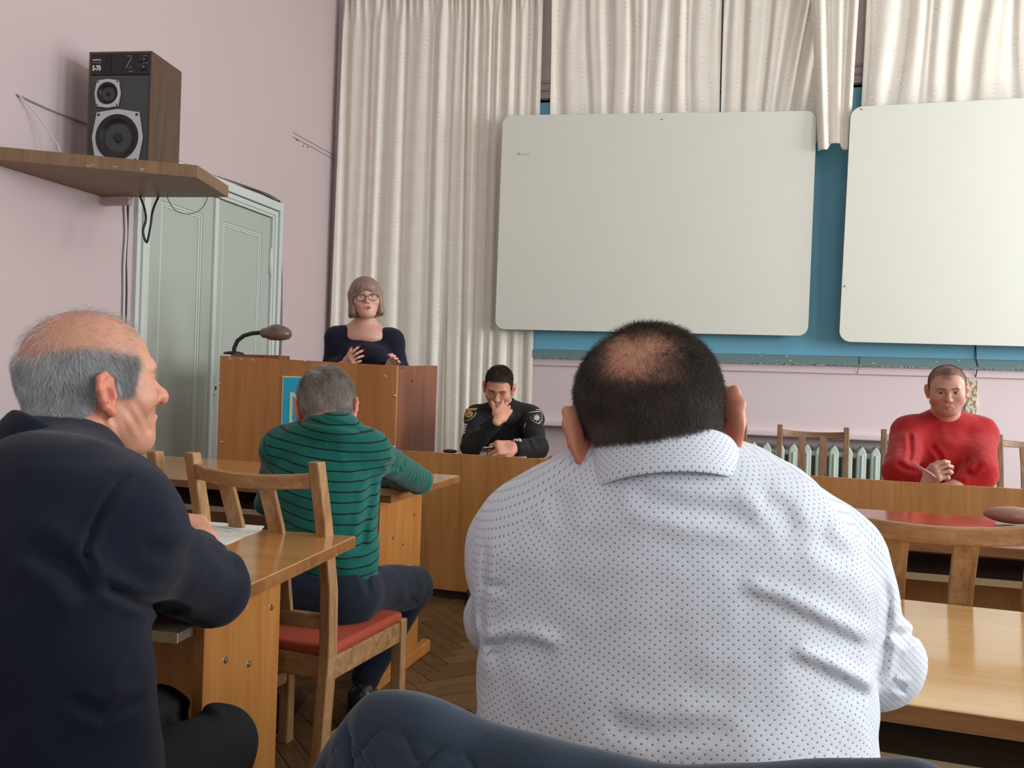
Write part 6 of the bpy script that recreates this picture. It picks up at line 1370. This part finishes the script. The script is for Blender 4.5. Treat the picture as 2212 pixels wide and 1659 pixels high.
# ================= the person in camouflage, mostly hidden =================
def camo():
    base = tuple(np.array([*D3(1320, 960, 5.0)[:2], 0])); P = person(base, 'person in pixelated camouflage mostly hidden behind the man in white')
    Hf = head_frame(D3(1325, 845, 4.95), unit(-F0), down=.2, sc=1.0); nb = D3(1325, 895, 5.0); s1, s2 = D3(1264, 925, 4.98), D3(1385, 925, 4.98); e1, w1 = D3(1252, 968, 4.72), D3(1300, 985, 4.6); e2, w2 = D3(1400, 975, 4.75), D3(1350, 985, 4.6)
    F = Field(); cloth_top(F, s1, s2, nb, D3(1325, 960, 5.02), D3(1325, 1060, 5.02), e1, w1, e2, w2, .17, .68, .062, .058, .042); F.rc(nb, nb + V(0, 0, .03), .065, .062, .02); wrinkle(F, .006, 12, 71)
    t = NT('pixel_camouflage'); v_ = t.coord('Object'); sn = t.new('ShaderNodeVectorMath'); sn.operation = 'SNAP'; sn.inputs[1].default_value = (.007, .007, .007); t.L(v_, sn.inputs[0])
    a = t.noise(sn.outputs[0], 22, 3); b = t.noise(sn.outputs[0], 30, 3, dist=1.); c = t.ramp(a, [(.40, srgb(84, 84, 62)), (.42, srgb(122, 120, 90)), (.52, srgb(122, 120, 90)), (.54, srgb(168, 160, 128)), (.62, srgb(196, 188, 158))]); c.node.color_ramp.interpolation = 'CONSTANT'
    t.set(c, .85); o, v, q = fmesh(F, 'jacket', np.minimum(e1, s1) - V(.15, .15, .4), np.maximum(e2, s2) + V(.15, .3, .2), .006, t.m, P, base)
    dd = (4.0, 5.3); patch(F, [(1250, 924), (1262, 928), (1258, 948), (1248, 952), (1240, 944)], dd, 'badge', plain('olive_badge', srgb(96, 88, 60), .7), o, base, .002); patch(F, [(1253, 908), (1262, 911), (1261, 917), (1251, 914)], dd, 'flag_patch', plain('flag_yellow', srgb(220, 200, 60), .7), o, base, .002)
    B = Field(); head(B, Hf); B.frame(); neck(B, Hf, nb); B.rc(nb, D3(1325, 950, 5.0), .055, .08, .04); B.rc(s1, s2, .04, .04); B.rc(s1, e1, .04, .035); B.rc(e1, w1, .034, .027); B.rc(s2, e2, .04, .035); B.rc(e2, w2, .034, .027); hand(B, w1, unit(w1 - e1), Z3, -1); hand(B, w2, unit(w2 - e2), Z3, 1)
    bo, bv, bq = fmesh(B, 'body', np.minimum(e1, s1) - V(.1, .35, .12), np.maximum(e2, s2) + V(.1, .3, .34), .0065, M_SKIN, P, base); L = loc(Hf, bv); setcol(bo.data, 'col', skin_color(bv, Hf, srgb(200, 150, 125), srgb(50, 38, 30), hairmask(L, HL_FULL) * .9))
    legs(P, base, V(*D3(1325, 1060, 5.02)[:2], .5), -F0, R0, t.m, .014)
camo()

chair_at(D3(1088, 1060, 5.0), -F0, .05, 'brown chair behind the policeman'); chair_at(D3(1325, 1060, 5.02), -F0, .05, 'brown chair behind the person in camouflage')
# ------------------------------------------------------------------ chair of the man in white with the jacket over its back
pa, pb_ = atD(800, 1515, .645), atD(2005, 1655, .56); mid_ = (pa + pb_) / 2; dv = pb_ - pa; an = math.atan2(dv[1], dv[0]); ey_ = V(-math.sin(an), math.cos(an))
chair(mid_[0] + ey_[0] * .275, mid_[1] + ey_[1] * .275, an, 'oak chair of the man in white, its back covered by a jacket', cg, 'A').scale = (.93, .93, .93)
RD_ = 1.055
RP = [(660, 1760, .66), (681, 1665, .65), (726, 1580, .635), (771, 1518, .62), (801, 1490, .605), (832, 1487, .60), (880, 1492, .595), (932, 1508, .59), (1032, 1549, .585), (1087, 1566, .58), (1155, 1588, .575), (1217, 1606, .57), (1276, 1619, .565), (1327, 1631, .56), (1396, 1643, .556), (1500, 1647, .55), (1640, 1648, .545), (1760, 1644, .54), (1870, 1637, .535), (1960, 1632, .53), (2010, 1640, .525), (2050, 1670, .525), (2085, 1740, .53)]
rp = np.array([atD(q[0], q[1] + 36, q[2] * RD_) for q in RP]); seg = np.concatenate([[0], np.cumsum(np.linalg.norm(np.diff(rp, axis=0), axis=1))]); NU, NV = 240, 120
uu = np.linspace(0, seg[-1], NU); ridge = np.stack([np.interp(uu, seg, rp[:, i]) for i in range(3)], 1)
kz = np.ones(9) / 9; ridge[:, 2] = np.convolve(np.pad(ridge[:, 2], 4, 'edge'), kz, 'valid'); fwd2 = V(ey_[0], ey_[1], 0); lat = unit(V(dv[0], dv[1], 0))
sv = np.concatenate([np.linspace(-.16, -.02, 12), np.linspace(-.018, .14, 80), np.linspace(.145, .52, 28)]); r_ = .014; Vt = np.zeros((NU, NV, 3)); Nn_ = np.zeros((NU, NV, 3))
for j_, q in enumerate(sv):
    a = np.clip(q / r_, -math.pi / 2, math.pi / 2); dn = max(0, abs(q) - r_ * math.pi / 2); front = -math.sin(a) * r_ ; drop = r_ * (1 - math.cos(a)) + dn
    flare = .10 * dn ** 1.0 * (1 if q > 0 else -.3)
    Vt[:, j_] = ridge + fwd2 * (front - flare) - Z3 * drop; n_ = -fwd2 * math.sin(a) + Z3 * math.cos(a); Nn_[:, j_] = n_
S_, T_ = np.meshgrid(uu, sv, indexing='ij'); g1 = (S_ + T_ * .9) / .047; g2 = (S_ - T_ * .9) / .047 + .3
d1_ = np.abs(g1 - np.round(g1)); d2_ = np.abs(g2 - np.round(g2)); quilt = np.minimum(d1_, d2_); puff = .005 * (1 - np.exp(-(quilt / .08) ** 2)) * sst(T_, .014, .026) + .004 * (1 - sst(np.abs(T_ - .0), .014, .022))
fold = .010 * np.sin(S_ * 21 + 2.2 * np.sin(T_ * 6 + 1)) * sst(T_, .01, .12) + .007 * np.sin(S_ * 34 + 1.5 * np.sin(T_ * 9)) * sst(T_, .01, .15) + .012 * np.exp(-((S_ - seg[3] + .012 - T_ * .35) / .009) ** 2) * sst(T_, .004, .03) - .014 * np.exp(-((S_ - seg[3] - .004 - T_ * .35) / .006) ** 2) * sst(T_, .004, .03) + .004 * vnoise(np.stack([S_, T_, S_ * 0], -1), 22, 5)
Vt = Vt + Nn_ * (puff + fold)[..., None]; ii = np.arange(NU * NV).reshape(NU, NV); Q = np.stack([ii[:-1, :-1], ii[1:, :-1], ii[1:, 1:], ii[:-1, 1:]], -1).reshape(-1, 4)
me = npmesh('quilted_jacket', Vt.reshape(-1, 3), Q); t = NT('dark_blue_quilted_cloth'); n = t.noise(t.coord(), 500, 2); t.set(t.mix(n, srgb(34, 44, 56), srgb(50, 63, 78)), .8, spec=.3); t.bump(n, .2, .001); t.b.inputs['Sheen Weight'].default_value = .15
jo = link('quilted_jacket', me, t.m); so = jo.modifiers.new('thick', 'SOLIDIFY'); so.thickness = .006; tag(jo, 'dark blue quilted jacket draped over the chair back in the foreground', 'jacket')
